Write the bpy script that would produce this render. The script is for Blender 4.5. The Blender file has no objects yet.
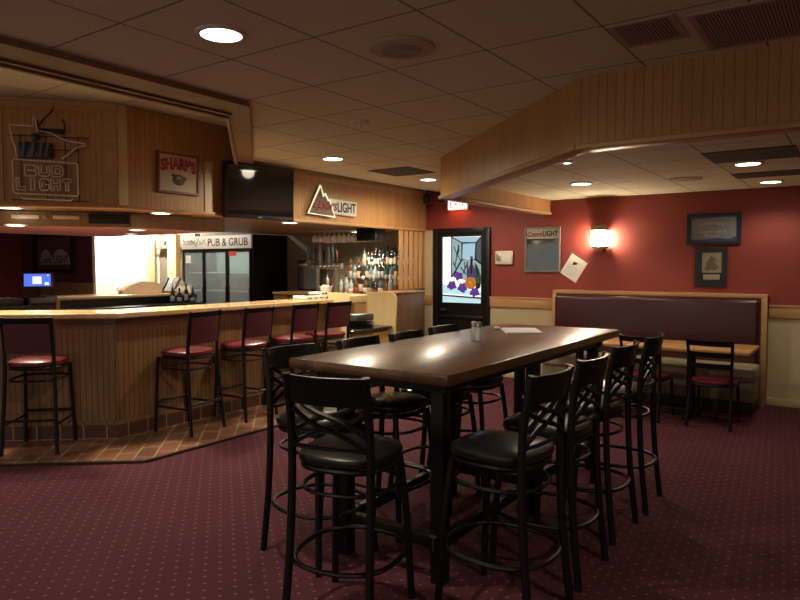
import bpy, bmesh, math, random
from mathutils import Vector, Matrix
random.seed(7)
PI = math.pi
R = math.radians
SC = bpy.context.scene
COL = SC.collection

# ------------------------------------------------------------------ camera, world, exposure
cam_data = bpy.data.cameras.new('camera')
cam_data.sensor_fit = 'HORIZONTAL'
cam_data.sensor_width = 36.0
cam_data.lens = 36.0 * 660.0 / 800.0
cam_data.clip_start = 0.05
cam = bpy.data.objects.new('camera', cam_data)
COL.objects.link(cam)
cam.location = (0, 0, 1.57)
cam.rotation_euler = (R(90 - 3.04), 0, R(35))
SC.camera = cam

world = bpy.data.worlds.new('world')
world.use_nodes = True
world.node_tree.nodes['Background'].inputs[0].default_value = (1.0, 0.90, 0.76, 1)
world.node_tree.nodes['Background'].inputs[1].default_value = 0.42
SC.world = world
SC.view_settings.view_transform = 'Standard'
SC.view_settings.look = 'None'
SC.view_settings.gamma = 1.0
SC.view_settings.use_curve_mapping = False
SC.view_settings.exposure = 0.12
SC.cycles.max_bounces = 8
SC.cycles.diffuse_bounces = 4
SC.cycles.sample_clamp_indirect = 4.0
SC.cycles.use_denoising = True

WARM = (1.0, 0.84, 0.62)
P_HALL = 95.0      # downlights in the main ceiling
P_BAR = 120.0       # downlights under the bar canopy
P_DINE = 26.0      # downlights over the booth
P_BACK = 420.0      # unseen lamps added to brighten the room behind the bar

# ------------------------------------------------------------------ materials
MATS = {}
def nt(m):
    return m.node_tree.nodes, m.node_tree.links

def mat(name, color, rough=0.5, metal=0.0, var=0.06, scale=6.0, coat=0.0, spec=0.5, stretch=None):
    """plain surface with a little procedural tone variation"""
    if name in MATS: return MATS[name]
    m = bpy.data.materials.new(name); m.use_nodes = True
    N, L = nt(m); b = N['Principled BSDF']
    tc = N.new('ShaderNodeTexCoord'); mp = N.new('ShaderNodeMapping')
    if stretch: mp.inputs['Scale'].default_value = stretch
    L.new(tc.outputs['Object'], mp.inputs[0])
    no = N.new('ShaderNodeTexNoise'); no.inputs['Scale'].default_value = scale; no.inputs['Detail'].default_value = 4
    L.new(mp.outputs[0], no.inputs['Vector'])
    mx = N.new('ShaderNodeMix'); mx.data_type = 'RGBA'
    mx.inputs['A'].default_value = (*[c*(1-var*2) for c in color], 1)
    mx.inputs['B'].default_value = (*[min(1, c*(1+var*2)) for c in color], 1)
    L.new(no.outputs['Fac'], mx.inputs['Factor']); L.new(mx.outputs['Result'], b.inputs['Base Color'])
    b.inputs['Roughness'].default_value = rough; b.inputs['Metallic'].default_value = metal
    b.inputs['Coat Weight'].default_value = coat; b.inputs['Specular IOR Level'].default_value = spec
    MATS[name] = m
    return m

def math_node(N, op, a=None, b=None):
    n = N.new('ShaderNodeMath'); n.operation = op
    if b is not None and not hasattr(b, 'links'): n.inputs[1].default_value = b
    if a is not None and not hasattr(a, 'links'): n.inputs[0].default_value = a
    return n

def wire(L, out, inp): L.new(out, inp)

def wood(name, c1, c2, rough=0.4, grain=(1, 1, 0.12), scale=9, groove=None, coat=0.0, bump=0.25, gdark=0.45):
    """wood grain; groove=(axis, pitch) cuts bead-board grooves along an axis of the object"""
    if name in MATS: return MATS[name]
    m = bpy.data.materials.new(name); m.use_nodes = True
    N, L = nt(m); b = N['Principled BSDF']
    tc = N.new('ShaderNodeTexCoord'); mp = N.new('ShaderNodeMapping'); mp.inputs['Scale'].default_value = grain
    L.new(tc.outputs['Object'], mp.inputs[0])
    no = N.new('ShaderNodeTexNoise'); no.inputs['Scale'].default_value = scale
    no.inputs['Detail'].default_value = 6; no.inputs['Roughness'].default_value = 0.65
    L.new(mp.outputs[0], no.inputs['Vector'])
    no2 = N.new('ShaderNodeTexNoise'); no2.inputs['Scale'].default_value = scale*7; no2.inputs['Detail'].default_value = 3
    L.new(mp.outputs[0], no2.inputs['Vector'])
    ad = N.new('ShaderNodeMath'); ad.operation = 'ADD'
    mu = N.new('ShaderNodeMath'); mu.operation = 'MULTIPLY'; mu.inputs[1].default_value = 0.35
    L.new(no2.outputs['Fac'], mu.inputs[0]); L.new(no.outputs['Fac'], ad.inputs[0]); L.new(mu.outputs[0], ad.inputs[1])
    rp = N.new('ShaderNodeValToRGB')
    rp.color_ramp.elements[0].position = 0.45; rp.color_ramp.elements[0].color = (*c1, 1)
    rp.color_ramp.elements[1].position = 0.85; rp.color_ramp.elements[1].color = (*c2, 1)
    L.new(ad.outputs[0], rp.inputs[0])
    col = rp.outputs[0]
    b.inputs['Roughness'].default_value = rough; b.inputs['Coat Weight'].default_value = coat
    b.inputs['Coat Roughness'].default_value = 0.24 if name == 'table_top' else 0.12
    if groove:
        axis, pitch = groove
        sx = N.new('ShaderNodeSeparateXYZ'); L.new(tc.outputs['Object'], sx.inputs[0])
        dv = N.new('ShaderNodeMath'); dv.operation = 'DIVIDE'; dv.inputs[1].default_value = pitch
        L.new(sx.outputs[axis], dv.inputs[0])
        fr = N.new('ShaderNodeMath'); fr.operation = 'FRACT'; L.new(dv.outputs[0], fr.inputs[0])
        lt = N.new('ShaderNodeMath'); lt.operation = 'SUBTRACT'; lt.inputs[1].default_value = 0.5; L.new(fr.outputs[0], lt.inputs[0])
        ab = N.new('ShaderNodeMath'); ab.operation = 'ABSOLUTE'; L.new(lt.outputs[0], ab.inputs[0])
        gt = N.new('ShaderNodeMath'); gt.operation = 'LESS_THAN'; gt.inputs[1].default_value = 0.07; L.new(ab.outputs[0], gt.inputs[0])
        mx = N.new('ShaderNodeMix'); mx.data_type = 'RGBA'; L.new(gt.outputs[0], mx.inputs['Factor'])
        L.new(col, mx.inputs['A']); mx.inputs['B'].default_value = (*[c*gdark for c in c1], 1)
        col = mx.outputs['Result']
        bp = N.new('ShaderNodeBump'); bp.inputs['Strength'].default_value = bump; bp.inputs['Distance'].default_value = 0.004
        iv = N.new('ShaderNodeMath'); iv.operation = 'SUBTRACT'; iv.inputs[0].default_value = 1.0; L.new(gt.outputs[0], iv.inputs[1])
        L.new(iv.outputs[0], bp.inputs['Height']); L.new(bp.outputs[0], b.inputs['Normal'])
    L.new(col, b.inputs['Base Color'])
    MATS[name] = m
    return m

def emit(name, color, strength=1.0):
    if name in MATS: return MATS[name]
    m = bpy.data.materials.new(name); m.use_nodes = True
    N, L = nt(m); b = N['Principled BSDF']
    b.inputs['Base Color'].default_value = (*[c*0.5 for c in color], 1)
    b.inputs['Emission Color'].default_value = (*color, 1); b.inputs['Emission Strength'].default_value = strength
    b.inputs['Roughness'].default_value = 0.2
    no = N.new('ShaderNodeTexNoise'); no.inputs['Scale'].default_value = 14
    mr = N.new('ShaderNodeMapRange'); mr.inputs['To Min'].default_value = strength*0.8; mr.inputs['To Max'].default_value = strength*1.2
    L.new(no.outputs['Fac'], mr.inputs['Value']); L.new(mr.outputs[0], b.inputs['Emission Strength'])
    MATS[name] = m
    return m

def glass(name, color=(0.9, 0.95, 0.95), rough=0.03, trans=0.85, gloss=0.5):
    """thin see-through glass: transparent mixed with gloss"""
    if name in MATS: return MATS[name]
    m = bpy.data.materials.new(name); m.use_nodes = True
    N, L = nt(m); N.remove(N['Principled BSDF'])
    out = N['Material Output']
    tr = N.new('ShaderNodeBsdfTransparent'); tr.inputs[0].default_value = (*color, 1)
    gl = N.new('ShaderNodeBsdfPrincipled'); gl.inputs['Base Color'].default_value = (*color, 1)
    gl.inputs['Roughness'].default_value = rough; gl.inputs['Specular IOR Level'].default_value = gloss
    ms = N.new('ShaderNodeMixShader'); ms.inputs[0].default_value = 1-trans
    L.new(tr.outputs[0], ms.inputs[1]); L.new(gl.outputs[0], ms.inputs[2]); L.new(ms.outputs[0], out.inputs[0])
    MATS[name] = m
    return m

def grid_ceiling(name, color, x0, px, y0, py, line=0.012, dark=0.35):
    m = bpy.data.materials.new(name); m.use_nodes = True
    N, L = nt(m); b = N['Principled BSDF']
    tc = N.new('ShaderNodeTexCoord'); sx = N.new('ShaderNodeSeparateXYZ'); L.new(tc.outputs['Object'], sx.inputs[0])
    masks = []
    for ax, o, p in ((0, x0, px), (1, y0, py)):
        a = N.new('ShaderNodeMath'); a.operation = 'SUBTRACT'; a.inputs[1].default_value = o - p*40; L.new(sx.outputs[ax], a.inputs[0])
        d = N.new('ShaderNodeMath'); d.operation = 'DIVIDE'; d.inputs[1].default_value = p; L.new(a.outputs[0], d.inputs[0])
        f = N.new('ShaderNodeMath'); f.operation = 'FRACT'; L.new(d.outputs[0], f.inputs[0])
        s = N.new('ShaderNodeMath'); s.operation = 'SUBTRACT'; s.inputs[1].default_value = 0.5; L.new(f.outputs[0], s.inputs[0])
        ab = N.new('ShaderNodeMath'); ab.operation = 'ABSOLUTE'; L.new(s.outputs[0], ab.inputs[0])
        g = N.new('ShaderNodeMath'); g.operation = 'GREATER_THAN'; g.inputs[1].default_value = 0.5 - line/p/2*1.0; L.new(ab.outputs[0], g.inputs[0])
        masks.append(g)
    mxm = N.new('ShaderNodeMath'); mxm.operation = 'MAXIMUM'; L.new(masks[0].outputs[0], mxm.inputs[0]); L.new(masks[1].outputs[0], mxm.inputs[1])
    no = N.new('ShaderNodeTexNoise'); no.inputs['Scale'].default_value = 90; no.inputs['Detail'].default_value = 3
    L.new(tc.outputs['Object'], no.inputs['Vector'])
    rp = N.new('ShaderNodeMix'); rp.data_type = 'RGBA'
    rp.inputs['A'].default_value = (*[c*0.88 for c in color], 1); rp.inputs['B'].default_value = (*[c*1.1 for c in color], 1)
    L.new(no.outputs['Fac'], rp.inputs['Factor'])
    mx = N.new('ShaderNodeMix'); mx.data_type = 'RGBA'; L.new(mxm.outputs[0], mx.inputs['Factor'])
    L.new(rp.outputs['Result'], mx.inputs['A']); mx.inputs['B'].default_value = (*[c*dark for c in color], 1)
    L.new(mx.outputs['Result'], b.inputs['Base Color'])
    b.inputs['Roughness'].default_value = 0.9; b.inputs['Specular IOR Level'].default_value = 0.15
    bp = N.new('ShaderNodeBump'); bp.inputs['Strength'].default_value = 0.4; bp.inputs['Distance'].default_value = 0.004
    iv = N.new('ShaderNodeMath'); iv.operation = 'SUBTRACT'; iv.inputs[0].default_value = 1; L.new(mxm.outputs[0], iv.inputs[1])
    L.new(iv.outputs[0], bp.inputs['Height']); L.new(bp.outputs[0], b.inputs['Normal'])
    MATS[name] = m
    return m

def carpet_mat():
    m = bpy.data.materials.new('carpet'); m.use_nodes = True
    N, L = nt(m); b = N['Principled BSDF']
    tc = N.new('ShaderNodeTexCoord'); mp = N.new('ShaderNodeMapping')
    pitch = 0.073
    mp.inputs['Rotation'].default_value = (0, 0, R(40)); mp.inputs['Scale'].default_value = (1/pitch, 1/pitch, 1)
    L.new(tc.outputs['Object'], mp.inputs[0])
    fr = N.new('ShaderNodeVectorMath'); fr.operation = 'FRACTION'; L.new(mp.outputs[0], fr.inputs[0])
    sb = N.new('ShaderNodeVectorMath'); sb.operation = 'SUBTRACT'; sb.inputs[1].default_value = (.5, .5, 0); L.new(fr.outputs[0], sb.inputs[0])
    sx = N.new('ShaderNodeSeparateXYZ'); L.new(sb.outputs[0], sx.inputs[0])
    cb = N.new('ShaderNodeCombineXYZ'); L.new(sx.outputs[0], cb.inputs[0]); L.new(sx.outputs[1], cb.inputs[1])
    ln = N.new('ShaderNodeVectorMath'); ln.operation = 'LENGTH'; L.new(cb.outputs[0], ln.inputs[0])
    dot = N.new('ShaderNodeMath'); dot.operation = 'LESS_THAN'; dot.inputs[1].default_value = 0.115; L.new(ln.outputs['Value'], dot.inputs[0])
    no = N.new('ShaderNodeTexNoise'); no.inputs['Scale'].default_value = 260; no.inputs['Detail'].default_value = 2
    L.new(tc.outputs['Object'], no.inputs['Vector'])
    n2 = N.new('ShaderNodeTexNoise'); n2.inputs['Scale'].default_value = 1.3; n2.inputs['Detail'].default_value = 4
    L.new(tc.outputs['Object'], n2.inputs['Vector'])
    c = N.new('ShaderNodeMix'); c.data_type = 'RGBA'
    c.inputs['A'].default_value = (0.056, 0.017, 0.024, 1); c.inputs['B'].default_value = (0.106, 0.033, 0.045, 1)
    av = N.new('ShaderNodeMath'); av.operation = 'ADD'; L.new(no.outputs['Fac'], av.inputs[0]); L.new(n2.outputs['Fac'], av.inputs[1])
    hv = N.new('ShaderNodeMath'); hv.operation = 'MULTIPLY'; hv.inputs[1].default_value = 0.5; L.new(av.outputs[0], hv.inputs[0])
    L.new(hv.outputs[0], c.inputs['Factor'])
    mx = N.new('ShaderNodeMix'); mx.data_type = 'RGBA'
    df = N.new('ShaderNodeMath'); df.operation = 'MULTIPLY'; df.inputs[1].default_value = 0.42; L.new(dot.outputs[0], df.inputs[0])
    L.new(df.outputs[0], mx.inputs['Factor']); L.new(c.outputs['Result'], mx.inputs['A'])
    mx.inputs['B'].default_value = (0.30, 0.17, 0.15, 1)
    L.new(mx.outputs['Result'], b.inputs['Base Color'])
    b.inputs['Roughness'].default_value = 0.95; b.inputs['Specular IOR Level'].default_value = 0.1
    bp = N.new('ShaderNodeBump'); bp.inputs['Strength'].default_value = 0.5; bp.inputs['Distance'].default_value = 0.004
    L.new(no.outputs['Fac'], bp.inputs['Height']); L.new(bp.outputs[0], b.inputs['Normal'])
    return m

def tile_mat(name, c1, c2, mortar, bw, bh, rot=0, coords='Object', rough=0.35):
    m = bpy.data.materials.new(name); m.use_nodes = True
    N, L = nt(m); b = N['Principled BSDF']
    tc = N.new('ShaderNodeTexCoord'); mp = N.new('ShaderNodeMapping'); mp.inputs['Rotation'].default_value = rot if isinstance(rot, tuple) else (0, 0, rot)
    L.new(tc.outputs[coords], mp.inputs[0])
    br = N.new('ShaderNodeTexBrick')
    br.inputs['Color1'].default_value = (*c1, 1); br.inputs['Color2'].default_value = (*c2, 1); br.inputs['Mortar'].default_value = (*mortar, 1)
    br.inputs['Scale'].default_value = 1; br.inputs['Brick Width'].default_value = bw; br.inputs['Row Height'].default_value = bh
    br.inputs['Mortar Size'].default_value = 0.006; br.offset = 0.5
    L.new(mp.outputs[0], br.inputs['Vector'])
    no = N.new('ShaderNodeTexNoise'); no.inputs['Scale'].default_value = 12; L.new(tc.outputs['Object'], no.inputs['Vector'])
    mx = N.new('ShaderNodeMix'); mx.data_type = 'RGBA'; mx.blend_type = 'MULTIPLY'; mx.inputs['Factor'].default_value = 0.6
    L.new(br.outputs['Color'], mx.inputs['A']); L.new(no.outputs['Color'], mx.inputs['B'])
    L.new(br.outputs['Color'], b.inputs['Base Color'])
    b.inputs['Roughness'].default_value = rough
    return m

M_BLACK = mat('black_metal', (0.0045, 0.0045, 0.005), 0.40, 0.0, spec=0.32)
M_BLACKW = mat('black_wood', (0.005, 0.0045, 0.0045), 0.45, spec=0.3)
M_VINYL = mat('black_vinyl', (0.008, 0.008, 0.009), 0.30, scale=40)
M_MAROON = mat('maroon_vinyl', (0.125, 0.016, 0.022), 0.34, scale=30)
M_BACKPAD = mat('maroon_back_pad', (0.085, 0.014, 0.024), 0.42, scale=30)
M_DARK = mat('dark_plastic', (0.012, 0.012, 0.013), 0.35)
M_OFFW = mat('off_white', (0.72, 0.68, 0.60), 0.6)
M_WHITE = mat('white_paper', (0.85, 0.83, 0.78), 0.7)
M_STEEL = mat('brushed_steel', (0.55, 0.53, 0.50), 0.28, 1.0)
M_BRASS = mat('brass', (0.55, 0.40, 0.18), 0.35, 1.0)
M_RED = mat('red_wall', (0.26, 0.042, 0.032), 0.62, var=0.03, scale=3)
M_PURPLE = mat('plum_wall', (0.10, 0.018, 0.035), 0.6, var=0.03)
M_CREAM = mat('cream_wall', (0.52, 0.43, 0.26), 0.6, var=0.03)
M_GREY = mat('grey_wall', (0.22, 0.19, 0.14), 0.6, var=0.05)
M_WHITEW = mat('white_wall', (0.86, 0.80, 0.66), 0.65, var=0.02)
M_BOOTHBACK = mat('oxblood_vinyl', (0.050, 0.012, 0.018), 0.30, scale=2.5, var=0.1)
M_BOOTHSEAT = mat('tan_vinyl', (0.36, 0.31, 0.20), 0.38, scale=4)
M_OAK = wood('oak', (0.36, 0.19, 0.075), (0.52, 0.30, 0.13), 0.38)
M_OAKX = wood('oak_rail', (0.40, 0.21, 0.085), (0.55, 0.32, 0.14), 0.42, grain=(0.12, 1, 1))
M_BEAD = wood('oak_bead_board', (0.38, 0.195, 0.068), (0.53, 0.295, 0.112), 0.42, groove=(0, 0.05), bump=0.06, gdark=0.88)
M_BEADBAR = wood('bar_bead_board', (0.175, 0.090, 0.038), (0.265, 0.145, 0.062), 0.42, groove=(0, 0.05), bump=0.4)
M_COUNTER = wood('bar_top', (0.52, 0.33, 0.15), (0.68, 0.47, 0.24), 0.22, grain=(1, 0.1, 1), coat=0.5)
M_TABLE = wood('table_top', (0.040, 0.018, 0.008), (0.150, 0.070, 0.030), 0.34, grain=(1, 0.10, 1), scale=7, coat=0.35)
M_MAPLE = wood('maple', (0.60, 0.45, 0.22), (0.70, 0.54, 0.29), 0.4)
M_WALNUT = wood('walnut', (0.17, 0.085, 0.037), (0.26, 0.14, 0.062), 0.4)
M_BOOTHTOP = wood('booth_table_top', (0.38, 0.20, 0.07), (0.50, 0.28, 0.11), 0.28, grain=(0.1, 1, 1))
M_TRIMD = mat('dark_edge', (0.02, 0.017, 0.015), 0.4)
M_CEIL = grid_ceiling('ceiling_tile', (0.74, 0.72, 0.55), -1.0, 0.585, 1.75, 0.635)
M_CEILD = grid_ceiling('dining_tile', (0.72, 0.69, 0.52), -1.04, 0.60, 5.2, 0.60)
M_CEILT = grid_ceiling('tray_tile', (0.66, 0.62, 0.48), -5.0, 0.61, 2.2, 0.61)
M_MAUVE_BOUNCE = mat('mauve_bounce_ceiling', (0.50, 0.22, 0.26), 0.8)  # pinkish light reflected from the purple walls, put into the soffit colour
M_CARPET = carpet_mat()
M_TILE = tile_mat('quarry_tile', (0.21, 0.090, 0.047), (0.13, 0.055, 0.032), (0.36, 0.28, 0.20), 0.30, 0.15, R(45))
M_BASET = tile_mat('base_tile', (0.10, 0.035, 0.022), (0.07, 0.028, 0.02), (0.30, 0.22, 0.15), 0.2, 0.4, (R(-90), 0, 0))
M_LAMP = emit('lamp_lens', (1.0, 0.93, 0.80), 9.0)
M_GLASS = glass('clear_glass')

# ------------------------------------------------------------------ mesh helpers
class MB:
    def __init__(self): self.b = bmesh.new()
    def box(self, lo, hi, bev=0.0, seg=2, mtx=None):
        lo, hi = Vector(lo), Vector(hi)
        r = bmesh.ops.create_cube(self.b, size=1.0)
        vs = r['verts']
        for v in vs:
            v.co = Vector((lo[i] + (v.co[i]+0.5)*(hi[i]-lo[i]) for i in range(3)))
        if bev > 0:
            es = list({e for v in vs for e in v.link_edges})
            rr = bmesh.ops.bevel(self.b, geom=es, offset=bev, segments=seg, affect='EDGES', profile=0.5)
            vs = list({v for f in rr['faces'] for v in f.verts} | {v for v in vs if v.is_valid})
        if mtx: bmesh.ops.transform(self.b, matrix=mtx, verts=vs)
        return self
    def tube(self, pts, r, n=8, closed=False, caps=True, flat=1.0):
        pts = [Vector(p) for p in pts]; k = len(pts); rings = []
        def tang(i):
            if closed: return (pts[(i+1) % k]-pts[i-1]).normalized()
            if i == 0: return (pts[1]-pts[0]).normalized()
            if i == k-1: return (pts[-1]-pts[-2]).normalized()
            return (pts[i+1]-pts[i-1]).normalized()
        t = tang(0); up = Vector((0, 0, 1)) if abs(t.z) < 0.9 else Vector((0, 1, 0))
        nrm = (up - t*up.dot(t)).normalized()
        for i in range(k):
            t = tang(i); nrm = (nrm - t*nrm.dot(t)).normalized(); bi = t.cross(nrm)
            rr = r[i] if isinstance(r, (list, tuple)) else r
            rings.append([self.b.verts.new(pts[i] + rr*(math.cos(2*PI*j/n)*nrm*flat + math.sin(2*PI*j/n)*bi)) for j in range(n)])
        for i in range(k if closed else k-1):
            a, c = rings[i], rings[(i+1) % k]
            for j in range(n): self.b.faces.new((a[j], a[(j+1) % n], c[(j+1) % n], c[j]))
        if caps and not closed:
            self.b.faces.new(rings[0][::-1]); self.b.faces.new(rings[-1])
        return self
    def lathe(self, prof, n=16, c=(0, 0, 0), sx=1.0, sy=1.0, ring=False):
        rings = []
        for (r, z) in prof:
            rings.append([self.b.verts.new((c[0]+sx*max(r, 1e-4)*math.cos(2*PI*j/n), c[1]+sy*max(r, 1e-4)*math.sin(2*PI*j/n), c[2]+z)) for j in range(n)])
        for a, d in zip(rings, rings[1:]):
            for j in range(n): self.b.faces.new((a[j], a[(j+1) % n], d[(j+1) % n], d[j]))
        if ring:
            for j in range(n): self.b.faces.new((rings[-1][j], rings[-1][(j+1) % n], rings[0][(j+1) % n], rings[0][j]))
        else:
            self.b.faces.new(rings[0][::-1]); self.b.faces.new(rings[-1])
        return self
    def prism(self, poly, z0, z1, bev=0.0, mtx=None):
        lo = [self.b.verts.new((x, y, z0)) for x, y in poly]; hi = [self.b.verts.new((x, y, z1)) for x, y in poly]
        n = len(poly)
        fs = [self.b.faces.new(lo[::-1]), self.b.faces.new(hi)]
        for i in range(n): fs.append(self.b.faces.new((lo[i], lo[(i+1) % n], hi[(i+1) % n], hi[i])))
        vs = lo+hi
        if bev > 0:
            es = [e for e in {e for f in fs[:2] for e in f.edges}]
            rr = bmesh.ops.bevel(self.b, geom=es, offset=bev, segments=3, affect='EDGES', profile=0.5)
            vs = list({v for f in rr['faces'] for v in f.verts} | {v for v in vs if v.is_valid})
        if mtx: bmesh.ops.transform(self.b, matrix=mtx, verts=vs)
        return self
    def wallprism(self, poly, y0, y1):
        """outline in local x,z (the wall plane), thickness along y"""
        a = [self.b.verts.new((x, y0, z)) for x, z in poly]; c = [self.b.verts.new((x, y1, z)) for x, z in poly]; n = len(poly)
        self.b.faces.new(a); self.b.faces.new(c[::-1])
        for i in range(n): self.b.faces.new((a[i], c[i], c[(i+1) % n], a[(i+1) % n]))
        return self
    def ball(self, c, r, n=10, s=(1, 1, 1)):
        rr = bmesh.ops.create_uvsphere(self.b, u_segments=n, v_segments=max(6, n//2+2), radius=1)
        for v in rr['verts']: v.co = Vector((c[i]+v.co[i]*r*s[i] for i in range(3)))
        return self
    def build(self, name, m, parent=None, smooth=True, loc=None, rz=0):
        bmesh.ops.recalc_face_normals(self.b, faces=self.b.faces[:])
        me = bpy.data.meshes.new(name); self.b.to_mesh(me); self.b.free()
        me.materials.append(m)
        if smooth:
            me.polygons.foreach_set('use_smooth', [True]*len(me.polygons))
            try: me.set_sharp_from_angle(angle=R(38))
            except Exception: pass
        o = bpy.data.objects.new(name, me); COL.objects.link(o)
        if parent: o.parent = parent
        if loc: o.location = loc
        if rz: o.rotation_euler = (0, 0, rz)
        return o

def tag(o, label, cat, group=None, kind=None):
    o['label'] = label; o['category'] = cat
    if group: o['group'] = group
    if kind: o['kind'] = kind
    return o

def thing(name, label, cat, loc=(0, 0, 0), rz=0, group=None):
    o = bpy.data.objects.new(name, None); o.empty_display_size = 0.1; COL.objects.link(o)
    o.location = loc; o.rotation_euler = (0, 0, rz)
    return tag(o, label, cat, group)

def struct(o):
    o['kind'] = 'structure'; return o

def copy_thing(root, label, loc, rz=0, group=None):
    r = root.copy(); COL.objects.link(r); r.location = loc; r.rotation_euler = (0, 0, rz); r['label'] = label
    if group: r['group'] = group
    for ch in list(root.children):
        c = ch.copy(); COL.objects.link(c); c.parent = r
        for g in list(ch.children):
            d = g.copy(); COL.objects.link(d); d.parent = c
    return r

def writing(body, m, parent, x, z, w=None, h=None, y=-0.002, depth=0.002, name='lettering', shear=0.0, bold=0.0, rot=0.0, arc=0.0):
    """lettering on a wall-plane frame: left-bottom at x,z ; fitted to w,h ; facing local -y"""
    cu = bpy.data.curves.new('txt', 'FONT'); cu.body = body; cu.size = 1; cu.extrude = 0.0; cu.shear = shear; cu.offset = bold
    cu.resolution_u = 3
    o = bpy.data.objects.new('txt', cu); COL.objects.link(o)
    dg = bpy.context.evaluated_depsgraph_get(); dg.update()
    me = bpy.data.meshes.new_from_object(o.evaluated_get(dg))
    bpy.data.objects.remove(o); bpy.data.curves.remove(cu)
    xs = [v.co.x for v in me.vertices]; ys = [v.co.y for v in me.vertices]
    x0, x1, y0, y1 = min(xs), max(xs), min(ys), max(ys)
    sx = (w/(x1-x0)) if w else None; sy = (h/(y1-y0)) if h else None
    if sx is None: sx = sy
    if sy is None: sy = sx
    bm = bmesh.new(); bm.from_mesh(me); bpy.data.meshes.remove(me)
    W = (x1-x0)*sx
    for v in bm.verts:
        px, pz = (v.co.x-x0)*sx, (v.co.y-y0)*sy
        t = (px/W - 0.5)*2
        pz += arc*(1-t*t)
        c, s = math.cos(rot), math.sin(rot)
        v.co = Vector((x+px*c-pz*s, y, z+px*s+pz*c))
    ex = bmesh.ops.extrude_face_region(bm, geom=bm.faces[:])
    for v in [g for g in ex['geom'] if isinstance(g, bmesh.types.BMVert)]: v.co.y -= depth
    mb = MB(); mb.b.free(); mb.b = bm
    return mb.build(name, m, parent, smooth=False)

def offset_dir(deg):
    return Vector((math.cos(R(deg)), math.sin(R(deg)), 0))

# ------------------------------------------------------------------ the room
RZ40 = R(40)
DL = Vector((-math.cos(RZ40), -math.sin(RZ40), 0))        # along the bar's slanted face, away from its corner
struct(MB().box((-16, -4, -0.1), (2.5, 8.5, 0)).build('floor', M_CARPET))
# tiled strip around the bar
e0 = Vector((-4.64, 3.08, 0)); e1 = e0 + DL*4.2
struct(MB().prism([(-4.60, 8.39), (e0.x, e0.y), (e1.x, e1.y), (e1.x-2.5, e1.y+2.0), (-8.2, 8.39)], 0.001, 0.016).build('floor_tile', M_TILE))
mb = MB()
for a, c in ((Vector((-4.60, 8.39, 0)), e0), (e0, e1)):
    d = (c-a).normalized(); n = Vector((d.y, -d.x, 0))
    if n.dot(Vector((1, -1, 0))) < 0: n = -n
    q = [a, c, c+n*0.03, a+n*0.03]
    mb.prism([(p.x, p.y) for p in q], 0.001, 0.018)
struct(mb.build('trim_1', mat('metal_edge', (0.08, 0.075, 0.07), 0.3, 0.8)))

# back wall: red over cream, rail between
struct(MB().box((-5.39, 8.40, 0), (2.5, 8.5, 2.99)).build('wall_back', M_RED))
mb = MB(); mb.box((-4.31, 8.388, 0), (-3.3, 8.399, 0.98)); mb.box((-0.85, 8.388, 0), (2.49, 8.399, 0.98))
struct(mb.build('trim_2', M_CREAM))
mb = MB(); mb.box((-4.31, 8.365, 0.98), (-3.31, 8.399, 1.115), 0.006); mb.box((-0.84, 8.365, 0.98), (2.49, 8.399, 1.115), 0.006)
mb.box((-4.31, 8.355, 1.105), (-3.31, 8.399, 1.125), 0.004); mb.box((-0.84, 8.355, 1.105), (2.49, 8.399, 1.125), 0.004)
struct(mb.build('trim_3', M_OAKX))
mb = MB(); mb.box((-4.31, 8.37, 0), (-3.3, 8.387, 0.085), 0.004); mb.box((-0.84, 8.37, 0), (2.49, 8.387, 0.085), 0.004)
struct(mb.build('baseboard_back', M_CREAM))
# cream pilaster between the bar and the door
struct(MB().box((-5.38, 8.33, 0), (-5.25, 8.399, 2.08)).build('trim_4', M_CREAM))
struct(MB().box((-5.385, 8.315, 0.98), (-5.245, 8.33, 1.12), 0.004).build('trim_5', M_OAKX))
# wall behind the bar and the room beyond
struct(MB().box((-12.0, 8.40, 0), (-5.39, 8.5, 2.99)).build('wall_bar_back', M_GREY))
struct(MB().box((-12.1, 7.0, 0), (-12.0, 8.5, 2.99)).build('wall_bar_left', M_WHITEW))
struct(MB().box((-16, 7.0, 0), (-12.1, 7.1, 2.99)).build('wall_plum', M_PURPLE))
struct(MB().box((-14.96, -4, 0), (-14.86, 7.0, 2.99)).build('wall_left', mat('wine_wall', (0.20, 0.02, 0.03), 0.6)))
struct(MB().box((-14.85, 6.97, 0.0), (-12.02, 6.999, 1.22), 0.004).build('trim_6', M_WALNUT))
struct(MB().box((2.5, -4, 0), (2.6, 8.5, 2.99)).build('wall_right', M_RED))

# ceilings
A0, A1, A2, A3 = (-3.36, -4), (-3.36, 3.06), (-5.2, 4.78), (-5.2, 8.4)
struct(MB().prism([(2.5, -4), (2.5, 8.4), A3, A2, A1, A0], 2.65, 2.75).build('ceiling', M_CEIL))
struct(MB().box((-14.86, -4, 2.99), (-3.0, 8.4, 3.05)).build('ceiling_tray', M_CEILT))
struct(MB().box((-14.86, -4.0, 2.70), (-8.2, 8.4, 2.76)).build('ceiling_beyond', M_OFFW))
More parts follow.
